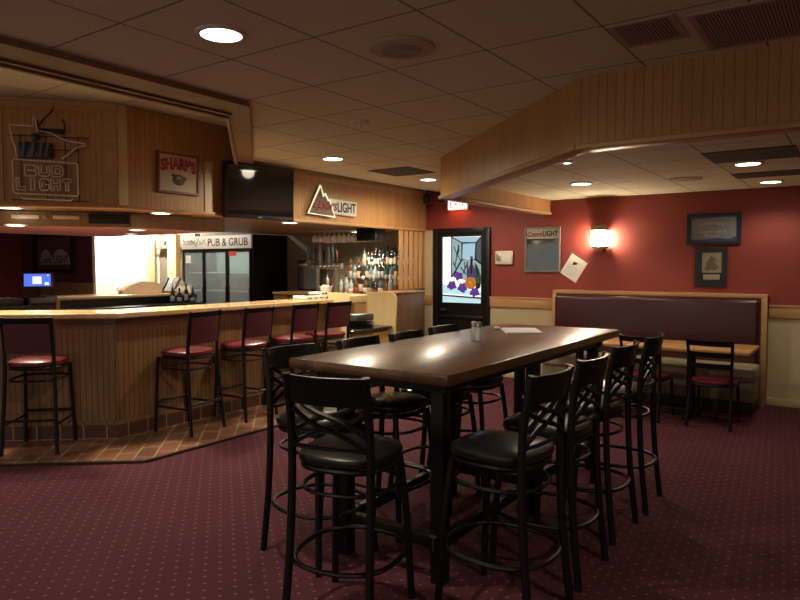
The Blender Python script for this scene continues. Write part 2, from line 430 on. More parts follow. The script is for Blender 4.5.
# oak border board along the edge of the main ceiling
B0, B1, B2 = (-3.66, -4), (-3.66, 3.14), (-5.36, 4.72)
mb = MB()
mb.prism([A0, A1, B1, B0], 2.615, 2.70); mb.prism([A1, A2, (-5.36, 4.80), B2, B1], 2.615, 2.70)
mb.prism([B0, B1, (B1[0]-0.03, B1[1]+0.0), (B0[0]-0.03, B0[1])], 2.59, 2.98)
mb.prism([B1, B2, (B2[0]-0.02, B2[1]-0.03), (B1[0]-0.03, B1[1]-0.0)], 2.59, 2.98)
struct(mb.build('trim_7', wood('border_oak', (0.22, 0.13, 0.062), (0.31, 0.19, 0.092), 0.45), smooth=False))
mb = MB(); mb.prism([(-3.60, -4), (-3.60, 3.12), (-3.63, 3.13), (-3.63, -4)], 2.60, 2.63)
struct(mb.build('trim_8', M_WALNUT, smooth=False))

# bar canopy: fascia panels and flat underside
FC = Vector((-5.4, 3.38, 0))
RZC = R(50)
DC = Vector((-math.cos(RZC), -math.sin(RZC), 0))
P1 = FC + DC*3.6
struct(MB().prism([(-5.42, 8.39), (-5.42, 3.39), (P1.x-0.02, P1.y+0.02), (-8.2, P1.y+0.02), (-8.2, 8.39)], 2.085, 2.13).build('ceiling_canopy', wood('canopy_wood', (0.13, 0.07, 0.032), (0.20, 0.115, 0.055), 0.5)))
def panel(name, a, length, rz, z0, z1, m, t=0.02):
    """a = left end seen from the front, local x to the right"""
    return struct(MB().box((0, 0, z0), (length, t, z1)).build(name, m, loc=(a.x, a.y, 0), rz=rz))
panel('trim_9', FC, 5.0, R(90), 2.08, 2.985, M_BEAD)
panel('trim_10', P1, 3.6, RZC, 2.08, 2.985, M_BEAD)
mb = MB()   # bull-nosed lip under the fascia and crown over it, on both faces
mb.box((-0.0, -0.03, 2.065), (5.0, 0.03, 2.10), 0.012)
mb.box((1.6, -0.035, 2.585), (5.0, 0.0, 2.645), 0.012)
struct(mb.build('trim_11', M_OAKX, loc=(FC.x, FC.y, 0), rz=R(90)))
mb = MB(); mb.box((0, -0.03, 2.065), (3.61, 0.03, 2.10), 0.012); mb.box((0, -0.012, 2.90), (3.6, 0.0, 2.985)); mb.box((3.50, -0.008, 2.10), (3.6, 0, 2.90))
mb.box((2.62, -0.010, 2.10), (2.70, 0, 2.90))
struct(mb.build('trim_12', M_OAKX, loc=(P1.x, P1.y, 0), rz=RZC))
mb = MB(); mb.box((0.0, -0.008, 2.10), (0.09, 0, 2.98)); mb.box((0.93, -0.01, 2.10), (1.03, 0, 2.60))
struct(mb.build('trim_13', M_MAPLE, loc=(FC.x, FC.y, 0), rz=R(90)))
# lower soffit inside the canopy: a wooden band and its underside
IC = Vector((-5.86, 3.80, 0)); ID = IC + DC*3.2
panel('trim_20', IC, 1.15, R(90), 1.935, 2.075, MATS['canopy_wood'])
panel('trim_21', ID, 3.2, RZC, 1.935, 2.075, MATS['canopy_wood'])
struct(MB().prism([(IC.x-0.02, 4.95), (IC.x-0.02, IC.y+0.01), (ID.x, ID.y+0.02), (-8.2, ID.y+0.02), (-8.2, 4.95)], 1.94, 2.07).build('ceiling_inner', M_MAUVE_BOUNCE))
nI = Vector((math.sin(RZC), -math.cos(RZC), 0))
vent = thing('ceiling_vent', 'black rectangular vent in the wooden band under the bar canopy', 'vent', (IC+DC*0.20+nI*0.002)[:], RZC)
mb = MB(); mb.box((-0.185, -0.012, 1.965), (0.185, 0.0, 2.06), 0.003); mb.build('frame', M_DARK, vent)
mb = MB()
for i in range(5): mb.box((-0.175, -0.016, 1.973+i*0.017), (0.175, -0.012, 1.981+i*0.017))
mb.build('slat', M_BLACK, vent)
for i, (d, lab) in enumerate([(0.58, 'pale strip panel on the wooden band, the one beside the black vent'), (0.93, 'pale strip panel on the wooden band, left of the round disc')]):
    p = IC+DC*d+nI*0.002
    o = MB().box((-0.115, -0.010, 2.005), (0.115, 0.0, 2.04), 0.003).build('strip_panel', mat('pale_strip', (0.55, 0.42, 0.30), 0.5), loc=p[:], rz=RZC); tag(o, lab, 'panel', 'pale panels on the canopy band')
p = IC+DC*0.755+nI*0.002
o = MB().ball((0, -0.012, 2.02), 0.028, 10, (1, 0.5, 1)).build('wooden_disc', M_WALNUT, loc=p[:], rz=RZC); tag(o, 'round wooden disc on the band between the two pale panels', 'disc')

# dining soffit
C1 = Vector((-1.387, 3.77, 0)); C2 = Vector((-3.52, 5.74, 0))
ceil_d = struct(MB().prism([(2.49, 3.8), (2.49, 8.39), (-3.50, 8.39), (-3.50, 5.76), (-1.38, 3.80)], 2.43, 2.47).build('ceiling_dining', M_CEILD))
d12 = (C2-C1)
ang12 = math.atan2(-d12.y, -d12.x)
panel('trim_14', Vector((-1.387, 3.77, 0)), 3.88, 0, 2.25, 2.65, M_BEAD, 0.09)
panel('trim_15', C2, d12.length, ang12, 2.25, 2.65, M_BEAD, 0.09)
struct(MB().box((0, 0, 2.25), (2.65, 0.09, 2.65)).build('trim_16', M_BEAD, loc=(-3.52, 8.39, 0), rz=R(-90)))
mb = MB(); mb.box((0, -0.02, 2.235), (3.88, 0.12, 2.27), 0.008)
struct(mb.build('trim_17', M_OAKX, loc=(-1.387, 3.77, 0)))
mb = MB(); mb.box((0, -0.02, 2.235), (d12.length, 0.12, 2.27), 0.008)
struct(mb.build('trim_18', M_OAKX, loc=C2, rz=ang12))
mb = MB(); mb.box((0, -0.03, 2.235), (2.65, 0.11, 2.27), 0.008)
struct(mb.build('trim_19', M_OAKX, loc=(-3.52, 8.39, 0), rz=R(-90)))

# ------------------------------------------------------------------ downlights
def spot(name, parent, power, size=150, z=-0.03, col=WARM, blend=0.5, rad=0.07):
    l = bpy.data.lights.new(name, 'SPOT'); l.energy = power; l.color = col; l.spot_size = R(size); l.spot_blend = blend; l.shadow_soft_size = rad
    o = bpy.data.objects.new(name, l); COL.objects.link(o); o.parent = parent; o.location = (0, 0, z)
    return o
def downlight(x, y, z, label, power, group, size=150, r=0.095, col=WARM):
    t = thing('recessed_light', label, 'ceiling light', (x, y, z), 0, group)
    mb = MB(); mb.lathe([(r, -0.001), (r+0.022, -0.001), (r+0.02, -0.012), (r, -0.014)], 28, ring=True)
    mb.build('trim_ring', M_OFFW, t)
    MB().lathe([(0.0, -0.004), (r, -0.004), (r*0.98, -0.010), (0.0, -0.012)], 28).build('lens', M_LAMP, t)
    spot('lamp_light', t, power, size, col=col)
    return t
G1 = 'round downlights in the main ceiling'
for x, y, lab in [(-2.48, 2.09, 'large round downlight nearest the camera in the tiled ceiling'),
                  (-4.42, 5.13, 'round downlight in the ceiling in front of the television'),
                  (-4.51, 7.06, 'round downlight in the ceiling beside the dark ceiling panel near the door')]:
    downlight(x, y, 2.65, lab, P_HALL, G1, size=174)
G4 = 'added fill downlights out of view around the camera'  # fill lamps added out of view to brighten floor and ceiling
for x, y, lab in [(1.2, 1.9, 'added fill downlight, unseen, in the ceiling to the right of the camera'), (-2.4, -1.2, 'added fill downlight, unseen, in the ceiling behind the camera on the left'),
                  (0.9, -1.8, 'added fill downlight, unseen, in the ceiling behind the camera on the right')]:
    downlight(x, y, 2.65, lab, P_HALL*1.2, G4)
G2 = 'round downlights under the bar canopy'
for x, y, lab in [(-5.53, 3.90, 'small downlight on the canopy lip below the framed red-lettered sign'), (-6.08, 2.78, 'small downlight on the canopy lip under the neon sign'),
                  (-5.55, 5.66, 'small downlight on the canopy lip under the mountain sign'), (-6.25, 7.8, 'small downlight under the canopy above the liquor bottles')]:
    downlight(x, y, 2.075, lab, P_BAR, G2, size=140, r=0.085)
G3 = 'round downlights over the booth'
for x, y, lab in [(-0.82, 6.29, 'bright round downlight between the dark ceiling panels over the booth'), (-0.80, 7.78, 'round downlight near the red wall right of the framed pictures'),
                  (-2.45, 6.82, 'round downlight in the low ceiling left over the booth'), (-2.05, 5.36, 'small downlight at the edge of the low ceiling behind the slanted soffit')]:
    downlight(x, y, 2.43, lab, P_DINE, G3, r=0.03 if y == 5.36 else 0.095)
G6 = 'small downlights in the lower soffit of the canopy'
for x, y, lab in [(-6.15, 4.05, 'small downlight in the lower soffit right of the black vent'), (-6.35, 2.95, 'small downlight in the lower soffit near the left edge, above the register'),
                  (-6.95, 4.50, 'smaller downlight deep in the lower soffit above the far counter'), (-6.72, 4.86, 'smaller downlight deep in the lower soffit near the pale posts')]:
    downlight(x, y, 1.94, lab, P_BAR*0.35, G6, size=140, r=0.075 if y < 4.3 else 0.05)
G5 = 'added fill downlights, hidden in the room behind the bar'  # lamps added behind the canopy to brighten white wall, counter and fridge
for x, y, lab in [(-11.35, 7.55, 'added fill downlight, unseen, in the room behind the bar beside the white wall'), (-9.2, 6.5, 'added fill downlight, unseen, in the room behind the bar above the far counter')]:
    downlight(x, y, 2.70, lab, P_BACK*(0.28 if x > -10 else 1.0), G5, size=170, col=(1.0, 0.93, 0.80))

# other ceiling fixtures
t = thing('ceiling_speaker', 'round flush speaker grille in the tiled ceiling beside the downlight', 'speaker', (-1.906, 2.739, 2.65))
MB().lathe([(0, -0.002), (0.165, -0.002), (0.16, -0.014), (0.125, -0.020), (0, -0.020)], 36).build('housing', mat('beige_plastic', (0.50, 0.41, 0.32), 0.6), t)
mb = MB()
for k in range(1, 6): mb.tube([(0.02*k*math.cos(a*PI/12), 0.02*k*math.sin(a*PI/12), -0.021) for a in range(24)], 0.002, 4, True)
mb.build('grille', mat('grille_brown', (0.30, 0.24, 0.18), 0.6), t)
t = thing('smoke_detector', 'small round detector on the tiled ceiling', 'detector', (-3.13, 3.94, 2.65))
MB().lathe([(0, 0), (0.075, -0.001), (0.07, -0.02), (0.03, -0.03), (0, -0.03)], 24).build('body', M_OFFW, t)
MB().lathe([(0, -0.029), (0.012, -0.029), (0.008, -0.05), (0, -0.052)], 10, (0.0, 0, 0)).build('sensor', M_STEEL, t)
t = thing('dark_ceiling_panel', 'dark square return panel in the ceiling near the door end of the bar', 'vent', (-4.4, 6.32, 2.65))
MB().box((-0.28, -0.29, -0.006), (0.28, 0.29, 0.0)).build('grille', mat('dark_panel', (0.05, 0.04, 0.035), 0.7), t)
def grille(x0, x1, y0, y1, z, label, n, color):
    t = thing('air_grille', label, 'vent', ((x0+x1)/2, (y0+y1)/2, z), 0, 'ceiling air grilles')
    w, h = (x1-x0)/2, (y1-y0)/2
    mb = MB(); mb.box((-w, -h, -0.008), (w, -h+0.025, 0)); mb.box((-w, h-0.025, -0.008), (w, h, 0)); mb.box((-w, -h+0.025, -0.008), (-w+0.025, h-0.025, 0)); mb.box((w-0.025, -h+0.025, -0.008), (w, h-0.025, 0))
    mb.build('frame', mat('grille_frame', (0.42, 0.35, 0.28), 0.6), t)
    MB().box((-w+0.02, -h+0.02, -0.002), (w-0.02, h-0.02, -0.0005)).build('backing', mat('grille_dark', (0.13, 0.11, 0.09), 0.8), t)
    mb = MB()
    for i in range(n):
        x = -w+0.03+(2*w-0.06)*i/(n-1)
        mb.box((x-0.005, -h+0.02, -0.007), (x+0.005, h-0.02, -0.002))
    mb.build('louvres', mat('grille_louvre', color, 0.6), t)
grille(-0.99, -0.70, 3.04, 3.38, 2.65, 'small slatted air grille in the tiled ceiling above the soffit', 16, (0.34, 0.28, 0.22))
grille(-0.66, -0.12, 3.10, 3.66, 2.65, 'large fine-slatted air grille in the tiled ceiling at the upper right', 36, (0.30, 0.25, 0.20))
for y0, y1, lab in [(5.55, 6.14, 'dark square panel in the low ceiling in front of its bright downlight'), (6.95, 7.35, 'dark panel in the low ceiling behind the bright downlight')]:
    o = MB().box((-1.05, y0, 2.424), (-0.42, y1, 2.429)).build('dark_ceiling_panel', MATS['dark_panel']); tag(o, lab, 'vent', 'dark panels in the low ceiling')
o = MB().lathe([(0, 0), (0.15, 0), (0.145, -0.012), (0.1, -0.016), (0, -0.016)], 28).build('ceiling_speaker', MATS['beige_plastic'], loc=(-1.47, 7.05, 2.43))
tag(o, 'round flush speaker in the low ceiling over the booth', 'speaker')

# ------------------------------------------------------------------ the door with its leaded pane
door = struct(bpy.data.objects.new('door_1', None)); COL.objects.link(door); door.location = (-5.25, 8.40, 0)
door['label'] = 'black door with a stained glass pane at the end of the red wall'
W = 0.94
mb = MB(); mb.box((0, -0.05, 0), (0.09, 0, 2.105), 0.004); mb.box((W-0.09, -0.05, 0), (W, 0, 2.105), 0.004); mb.box((0.09, -0.05, 2.03), (W-0.09, 0, 2.105), 0.004)
mb.build('door_frame', M_BLACKW, door)
mb = MB(); mb.box((0.095, -0.035, 0.01), (0.845, -0.005, 1.02)); mb.box((0.095, -0.035, 1.98), (0.845, -0.005, 2.025)); mb.box((0.095, -0.035, 1.02), (0.15, -0.005, 1.98)); mb.box((0.80, -0.035, 1.02), (0.845, -0.005, 1.98))
mb.build('door_leaf', M_BLACKW, door)
def gz(px, py): return (0.15+(px-57)/(370-57)*0.65, 1.98-(py-75)/(530-75)*0.96)   # pane coordinates
def piece(name, poly, m, y=-0.012, t=0.004, parent=door):
    MB().wallprism([gz(*p) for p in poly], y, y+t).build(name, m, parent, smooth=False)
E_WHT = emit('pane_white', (0.93, 0.98, 1.0), 1.15); E_ICE = emit('pane_ice', (0.50, 0.78, 0.86), 0.75)  # daylight behind the glass is put into the pane materials as glow
E_TEAL = emit('pane_smoke', (0.07, 0.10, 0.12), 0.6); E_MIST = emit('pane_mist', (0.30, 0.46, 0.50), 0.6)
E_BLUE = emit('pane_blue', (0.30, 0.48, 0.62), 0.8); E_PUR = emit('pane_purple', (0.10, 0.035, 0.26), 0.7); E_ORG = emit('pane_orange', (0.48, 0.15, 0.02), 0.7)
E_GRN = emit('pane_green', (0.03, 0.07, 0.05), 0.6)
piece('pane', [(57, 75), (370, 75), (370, 530), (57, 530)], E_WHT, -0.010)
piece('side_pane', [(130, 78), (215, 120), (215, 230), (140, 350), (130, 350)], E_MIST)
piece('top_pane', [(135, 78), (368, 78), (325, 118), (215, 118)], E_BLUE)
piece('smoke_pane', [(368, 80), (368, 260), (320, 235), (325, 120)], E_TEAL)
piece('lower_pane', [(215, 235), (320, 235), (368, 262), (368, 400), (140, 355)], E_MIST)
piece('centre_pane', [(220, 122), (318, 122), (318, 228), (220, 228)], E_BLUE)
piece('sill_pane', [(57, 400), (370, 455), (370, 478), (57, 470)], E_ICE); piece('foot_pane', [(57, 490), (370, 497), (370, 530), (57, 528)], E_ICE)
mb = MB()
def lead(pts, r=0.008): mb.tube([(gz(*p)[0], -0.016, gz(*p)[1]) for p in pts], r, 6)
lead([(130, 75), (130, 355)]); lead([(215, 118), (325, 118), (320, 232), (215, 232), (215, 118)], 0.012); lead([(135, 78), (215, 118)]); lead([(368, 78), (325, 118)])
lead([(215, 232), (135, 352)], 0.012); lead([(320, 232), (370, 265)], 0.012); lead([(57, 482), (370, 494)], 0.012)
lead([(150, 140), (175, 200), (160, 270)], 0.006); lead([(185, 150), (175, 190), (205, 240)], 0.006); lead([(235, 250), (240, 300), (215, 340)], 0.006); lead([(290, 232), (290, 330)], 0.012)
lead([(260, 260), (235, 300)], 0.009); lead([(255, 245), (262, 330)], 0.008); lead([(205, 285), (250, 335)], 0.008); lead([(330, 400), (350, 400), (350, 425), (330, 425)], 0.016); lead([(145, 250), (170, 300), (150, 335)], 0.008); lead([(185, 130), (190, 170), (170, 210)], 0.008); lead([(180, 350), (185, 400)], 0.006); lead([(330, 270), (345, 350)], 0.010)
mb.build('leading', M_BLACK, door)
piece('bottle_motif', [(283, 210), (300, 210), (302, 265), (320, 300), (320, 360), (255, 360), (255, 310), (281, 265)], emit('pane_violet', (0.07, 0.04, 0.13), 0.7), -0.020)
piece('leaf_motif', [(318, 250), (350, 300), (365, 350), (362, 420), (325, 425), (318, 330)], E_GRN, -0.019)
for cx, cy, k in ((185, 345, 9), (135, 412, 11), (220, 425, 12), (318, 455, 11)):
    mb = MB()
    for i in range(k):
        a = i*2.4; rr = 5+7.5*math.sqrt(i)*1.1
        x, z = gz(cx+rr*math.cos(a), cy+rr*math.sin(a)*0.8); mb.ball((x, -0.020, z), 0.026, 8, (1, 0.4, 1))
    mb.build('grape_motif', E_PUR, door)
mb = MB()
for i in range(10):
    a = i*2*PI/10; x, z = gz(285+26*math.cos(a), 393+24*math.sin(a)); mb.ball((x, -0.022, z), 0.04, 8, (1, 0.3, 1))
mb.build('flower_motif', E_ORG, door)
x, z = gz(285, 393); MB().ball((x, -0.03, z), 0.028, 8, (1, 0.4, 1)).build('flower_centre', emit('pane_amber', (0.45, 0.25, 0.03), 0.7), door)
mb = MB(); mb.tube([(0.17, -0.045, 0.92), (0.17, -0.09, 0.92), (0.25, -0.09, 0.92)], 0.011, 8); mb.lathe([(0, 0), (0.03, 0), (0.03, 0.006), (0, 0.006)], 12, (0.17, -0.045, 0.9)); mb.build('door_handle', M_STEEL, door)
mb = MB(); mb.box((0.10, -0.06, 0.80), (0.84, -0.04, 0.84), 0.005); mb.build('push_bar', M_DARK, door)

# exit sign over the door
t = thing('exit_sign', 'glowing white sign with red letters hung over the black door', 'exit sign', (-4.83, 8.40, 2.365))
MB().box((-0.17, -0.05, 0.0), (0.17, -0.001, 0.16), 0.006).build('housing', M_OFFW, t)
MB().box((-0.155, -0.056, 0.012), (0.155, -0.05, 0.148)).build('lit_face', emit('exit_face', (1.0, 0.62, 0.50), 2.4), t)
writing('EXIT', emit('exit_red', (1.0, 0.03, 0.02), 1.6), t, -0.12, 0.035, 0.24, 0.09, y=-0.057)
l = bpy.data.lights.new('exit_light', 'AREA'); l.energy = 0.8; l.color = (1, 0.22, 0.12); l.size = 0.3; l.size_y = 0.1; l.shape = 'RECTANGLE'
o = bpy.data.objects.new('exit_light', l); COL.objects.link(o); o.parent = t; o.location = (0, -0.07, 0.0); o.rotation_euler = (R(20), 0, 0)

# ------------------------------------------------------------------ things on the red wall
t = thing('control_box', 'small beige control box on the red wall right of the door', 'thermostat', (-4.095, 8.40, 1.58))
MB().box((-0.13, -0.045, 0), (0.13, -0.001, 0.185), 0.008).build('cover', M_OFFW, t)
MB().box((-0.02, -0.050, 0.03), (0.10, -0.045, 0.13), 0.003).build('panel', mat('pale_panel', (0.8, 0.8, 0.74), 0.5), t)
MB().box((-0.11, -0.050, 0.05), (-0.05, -0.045, 0.15), 0.003).build('dial', M_STEEL, t)

t = thing('bar_mirror', 'framed bar mirror with a lettered header left of the wall lamp', 'mirror', (-3.535, 8.40, 1.475))
w, h = 0.25, 0.60
mb = MB(); mb.box((-w, -0.03, 0), (-w+0.02, -0.001, h)); mb.box((w-0.02, -0.03, 0), (w, -0.001, h)); mb.box((-w+0.02, -0.03, 0), (w-0.02, -0.001, 0.02)); mb.box((-w+0.02, -0.03, h-0.02), (w-0.02, -0.001, h))
mb.build('frame', mat('mirror_frame', (0.20, 0.19, 0.17), 0.4), t)
MB().box((-w+0.02, -0.012, 0.02), (w-0.02, -0.002, 0.445)).build('mirror_glass', mat('mirror_silver', (0.22, 0.24, 0.235), 0.06, 1.0), t)
MB().box((-w+0.02, -0.014, 0.447), (w-0.02, -0.002, h-0.02)).build('header', mat('header_grey', (0.42, 0.38, 0.33), 0.5), t)
writing('Coors', mat('dull_red', (0.20, 0.05, 0.03), 0.5), t, -0.215, 0.475, 0.21, 0.07, y=-0.015, shear=0.25, bold=0.02)
writing('LIGHT', M_BLACK, t, 0.005, 0.475, 0.21, 0.075, y=-0.015, bold=0.02)

t = thing('paper_notice', 'white paper notice hanging tilted on the red wall under the wall lamp', 'paper', (-3.10, 8.40, 1.53))
rotm = Matrix.Rotation(R(32), 4, 'Y')
mb = MB(); mb.box((-0.125, -0.006, -0.15), (0.125, -0.003, 0.15), mtx=rotm); mb.build('sheet', M_WHITE, t)
mb = MB(); mb.wallprism([(-0.02, 0.04), (0.0, 0.085), (0.02, 0.075), (0.05, 0.07), (0.04, 0.04)], -0.0075, -0.0062); mb.wallprism([(0.055, 0.05), (0.075, 0.06), (0.07, 0.045)], -0.0075, -0.0062)
mb.build('print', M_DARK, t)
mb = MB()
for k in range(5): mb.box((-0.09, -0.0075, -0.11+0.028*k), (0.04+0.012*(k % 3), -0.0062, -0.104+0.028*k), mtx=rotm)
mb.build('print', mat('pale_ink', (0.5, 0.52, 0.45), 0.7), t)

# wall lamp
t = thing('wall_lamp', 'glowing wall lamp with a square frosted shade on the red wall', 'wall lamp', (-2.735, 8.40, 1.905))
MB().box((-0.05, -0.02, -0.13), (0.05, -0.001, 0.17), 0.004).build('backplate', M_BRASS, t)
mb = MB(); mb.wallprism([(-0.105, 0.10), (0.105, 0.10), (0.085, 0.165), (-0.085, 0.165)], -0.15, -0.02); mb.build('top_cap', mat('sconce_cap', (0.42, 0.34, 0.20), 0.5), t)
mb = MB(); mb.wallprism([(-0.105, -0.10), (0.105, -0.10), (0.06, -0.135), (-0.06, -0.135)], -0.15, -0.02); mb.box((-0.025, -0.10, -0.165), (0.025, -0.05, -0.135), 0.006); mb.build('bottom_cap', MATS['sconce_cap'], t)
for x in (-0.10, 0.10): MB().box((x-0.006, -0.15, -0.10), (x+0.006, -0.138, 0.10)).build('frame_bar', MATS['sconce_cap'], t)
MB().box((-0.09, -0.13, -0.098), (0.09, -0.03, 0.098), 0.01).build('shade', emit('frosted_shade', (1.0, 0.80, 0.55), 110.0), t)
# two framed pictures
t = thing('framed_certificate', 'wide blue framed certificate with pale lettering, upper of two pictures', 'framed picture', (-1.43, 8.40, 1.81))
w, h = 0.29, 0.36
mb = MB(); mb.box((-w, -0.035, 0), (-w+0.03, -0.001, h)); mb.box((w-0.03, -0.035, 0), (w, -0.001, h)); mb.box((-w+0.03, -0.035, 0), (w-0.03, -0.001, 0.03)); mb.box((-w+0.03, -0.035, h-0.03), (w-0.03, -0.001, h))
mb.build('frame', mat('navy_frame', (0.010, 0.013, 0.03), 0.25), t)
MB().box((-w+0.03, -0.012, 0.03), (w-0.03, -0.002, h-0.03)).build('mat_board', mat('blue_mat', (0.03, 0.05, 0.11), 0.5), t)
MB().wallprism([(-0.24, 0.06), (-0.12, 0.055), (0.05, 0.07), (0.16, 0.062), (0.235, 0.085), (0.235, 0.31), (0.1, 0.315), (-0.05, 0.305), (-0.24, 0.30)], -0.015, -0.0122).build('sheet', mat('grey_sheet', (0.19, 0.20, 0.22), 0.6), t)
LT = mat('pale_letter', (0.45, 0.42, 0.34), 0.6)
writing('WINNER', LT, t, -0.16, 0.20, 0.28, 0.035, y=-0.016, arc=0.03); writing('Coors', LT, t, -0.16, 0.13, 0.14, 0.035, y=-0.016); writing('Light', LT, t, 0.0, 0.13, 0.13, 0.035, y=-0.016); writing('Bowl', LT, t, -0.09, 0.085, 0.15, 0.032, y=-0.016)
t = thing('framed_photo', 'small black framed photo with a caption plate, below the blue certificate', 'framed picture', (-1.45, 8.40, 1.315))
w, h = 0.172, 0.46
mb = MB(); mb.box((-w, -0.03, 0), (-w+0.07, -0.001, h)); mb.box((w-0.05, -0.03, 0), (w, -0.001, h)); mb.box((-w+0.07, -0.03, 0), (w-0.05, -0.001, 0.07)); mb.box((-w+0.07, -0.03, h-0.05), (w-0.05, -0.001, h))
mb.box((-w+0.07, -0.012, 0.07), (w-0.05, -0.002, h-0.05)); mb.build('frame', mat('black_frame', (0.012, 0.009, 0.008), 0.25), t)
MB().box((-w+0.075, -0.014, 0.165), (w-0.055, -0.0122, h-0.055)).build('photo', mat('faded_photo', (0.30, 0.28, 0.21), 0.6, var=0.35, scale=14), t)
mb = MB(); mb.wallprism([(-0.07, 0.20), (-0.04, 0.30), (0.0, 0.36), (0.05, 0.33), (0.04, 0.28), (0.08, 0.24), (0.06, 0.19)], -0.0155, -0.0142); mb.build('photo_subject', mat('photo_dark', (0.13, 0.12, 0.08), 0.6), t)
MB().box((-w+0.09, -0.014, 0.085), (w-0.075, -0.0122, 0.145)).build('caption_plate', mat('caption', (0.36, 0.33, 0.25), 0.5), t)

# ------------------------------------------------------------------ booth bench
t = thing('booth_bench', 'long booth bench with a tall dark red padded back along the red wall', 'bench', (-2.075, 8.36, 0))
L2 = 1.225
mb = MB(); mb.box((-L2, -0.10, 0), (L2, 0.025, 1.235), 0.006); mb.box((-L2-0.01, -0.16, 1.20), (L2+0.01, 0.025, 1.245), 0.006); mb.box((L2-0.05, -0.16, 0.0), (L2+0.01, -0.1, 1.21), 0.004); mb.box((-L2-0.01, -0.16, 0.0), (-L2+0.04, -0.1, 1.21), 0.004)
mb.build('oak_back_frame', M_OAKX, t)
MB().box((-L2+0.045, -0.24, 0.40), (L2-0.055, -0.10, 1.19), 0.045, 4).build('back_cushion', M_BOOTHBACK, t)
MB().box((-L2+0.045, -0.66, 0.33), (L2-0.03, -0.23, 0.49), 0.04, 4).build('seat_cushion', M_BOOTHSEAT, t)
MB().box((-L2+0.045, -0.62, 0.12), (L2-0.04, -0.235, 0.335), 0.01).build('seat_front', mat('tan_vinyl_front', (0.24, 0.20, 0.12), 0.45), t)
MB().box((-L2+0.045, -0.56, 0.0), (L2-0.06, -0.235, 0.12)).build('plinth', M_TRIMD, t)

# booth tables
def booth_table(x0, x1, label):
    t = thing('booth_table', label, 'table', ((x0+x1)/2, 7.35, -0.022), 0, 'oak tables along the booth')
    w = (x1-x0)/2
    MB().box((-w, -0.36, 0.725), (w, 0.36, 0.76), 0.008).build('table_top', M_BOOTHTOP, t)
    MB().tube([(0, 0, 0.03), (0, 0, 0.71)], 0.045, 14).build('column', M_BLACK, t)
    mb = MB(); mb.box((-0.28, -0.035, 0.023), (0.28, 0.035, 0.05), 0.01); mb.box((-0.035, -0.28, 0.023), (0.035, 0.28, 0.05), 0.01); mb.build('base', M_BLACK, t)
    mb = MB(); mb.box((-0.2, -0.02, 0.70), (0.2, 0.02, 0.725)); mb.box((-0.02, -0.2, 0.70), (0.02, 0.2, 0.725)); mb.build('spider', M_BLACK, t)
booth_table(-2.02, -0.85, 'oak booth table at the right end of the padded bench')
booth_table(-3.22, -2.035, 'oak booth table at the left end of the bench, behind the high table')

# ------------------------------------------------------------------ seating
def smooth_path(pts, k=5):
    pts = [Vector(p) for p in pts]; out = []
    P = [pts[0]*2-pts[1]] + pts + [pts[-1]*2-pts[-2]]
    for i in range(1, len(P)-2):
        for j in range(k):
            u = j/k; a, b, c, d = P[i-1], P[i], P[i+1], P[i+2]
            out.append(0.5*((2*b) + (-a+c)*u + (2*a-5*b+4*c-d)*u*u + (-a+3*b-3*c+d)*u**3))
    out.append(pts[-1]); return out
def sq_ring(a, b, z, n=40, e=2.8, cy=0.0):
    out = []
    for i in range(n):
        th = 2*PI*i/n; c, s = math.cos(th), math.sin(th)
        out.append((a*abs(c)**(2/e)*(1 if c >= 0 else -1), cy+b*abs(s)**(2/e)*(1 if s >= 0 else -1), z))
    return out
def cushion(name, m, root, a, b, z0, z1, e=2.9, crown=0.012):
    mb = MB(); prof = [(0.90, z0), (0.985, z0+0.008), (1.0, (z0+z1)/2), (0.985, z1-0.010), (0.90, z1), (0.5, z1+crown*0.8), (0.02, z1+crown)]
    n = 40; rings = []
    for s, z in prof: rings.append([mb.b.verts.new(p) for p in sq_ring(a*s, b*s, z, n, e)])
    for r0, r1 in zip(rings, rings[1:]):
        for j in range(n): mb.b.faces.new((r0[j], r0[(j+1) % n], r1[(j+1) % n], r1[j]))
    mb.b.faces.new(rings[0][::-1]); mb.b.faces.new(rings[-1])
    return mb.build(name, m, root)
def curved_slat(x, y, z0, z1, bow, t, n=10, y1=None):
    """board between two posts at +-x, bowed backwards"""
    mb = MB(); y1 = y if y1 is None else y1; cols = []
    for i in range(n+1):
        u = -1+2*i/n; px = x*u; by = -bow*(1-u*u)
        cols.append([mb.b.verts.new((px, y+by-t/2, z0)), mb.b.verts.new((px, y+by+t/2, z0)), mb.b.verts.new((px, y1+by+t/2, z1)), mb.b.verts.new((px, y1+by-t/2, z1))])
    for a, c in zip(cols, cols[1:]):
        for j in range(4): mb.b.faces.new((a[j], a[(j+1) % 4], c[(j+1) % 4], c[j]))
    mb.b.faces.new(cols[0]); mb.b.faces.new(cols[-1][::-1])
    return mb

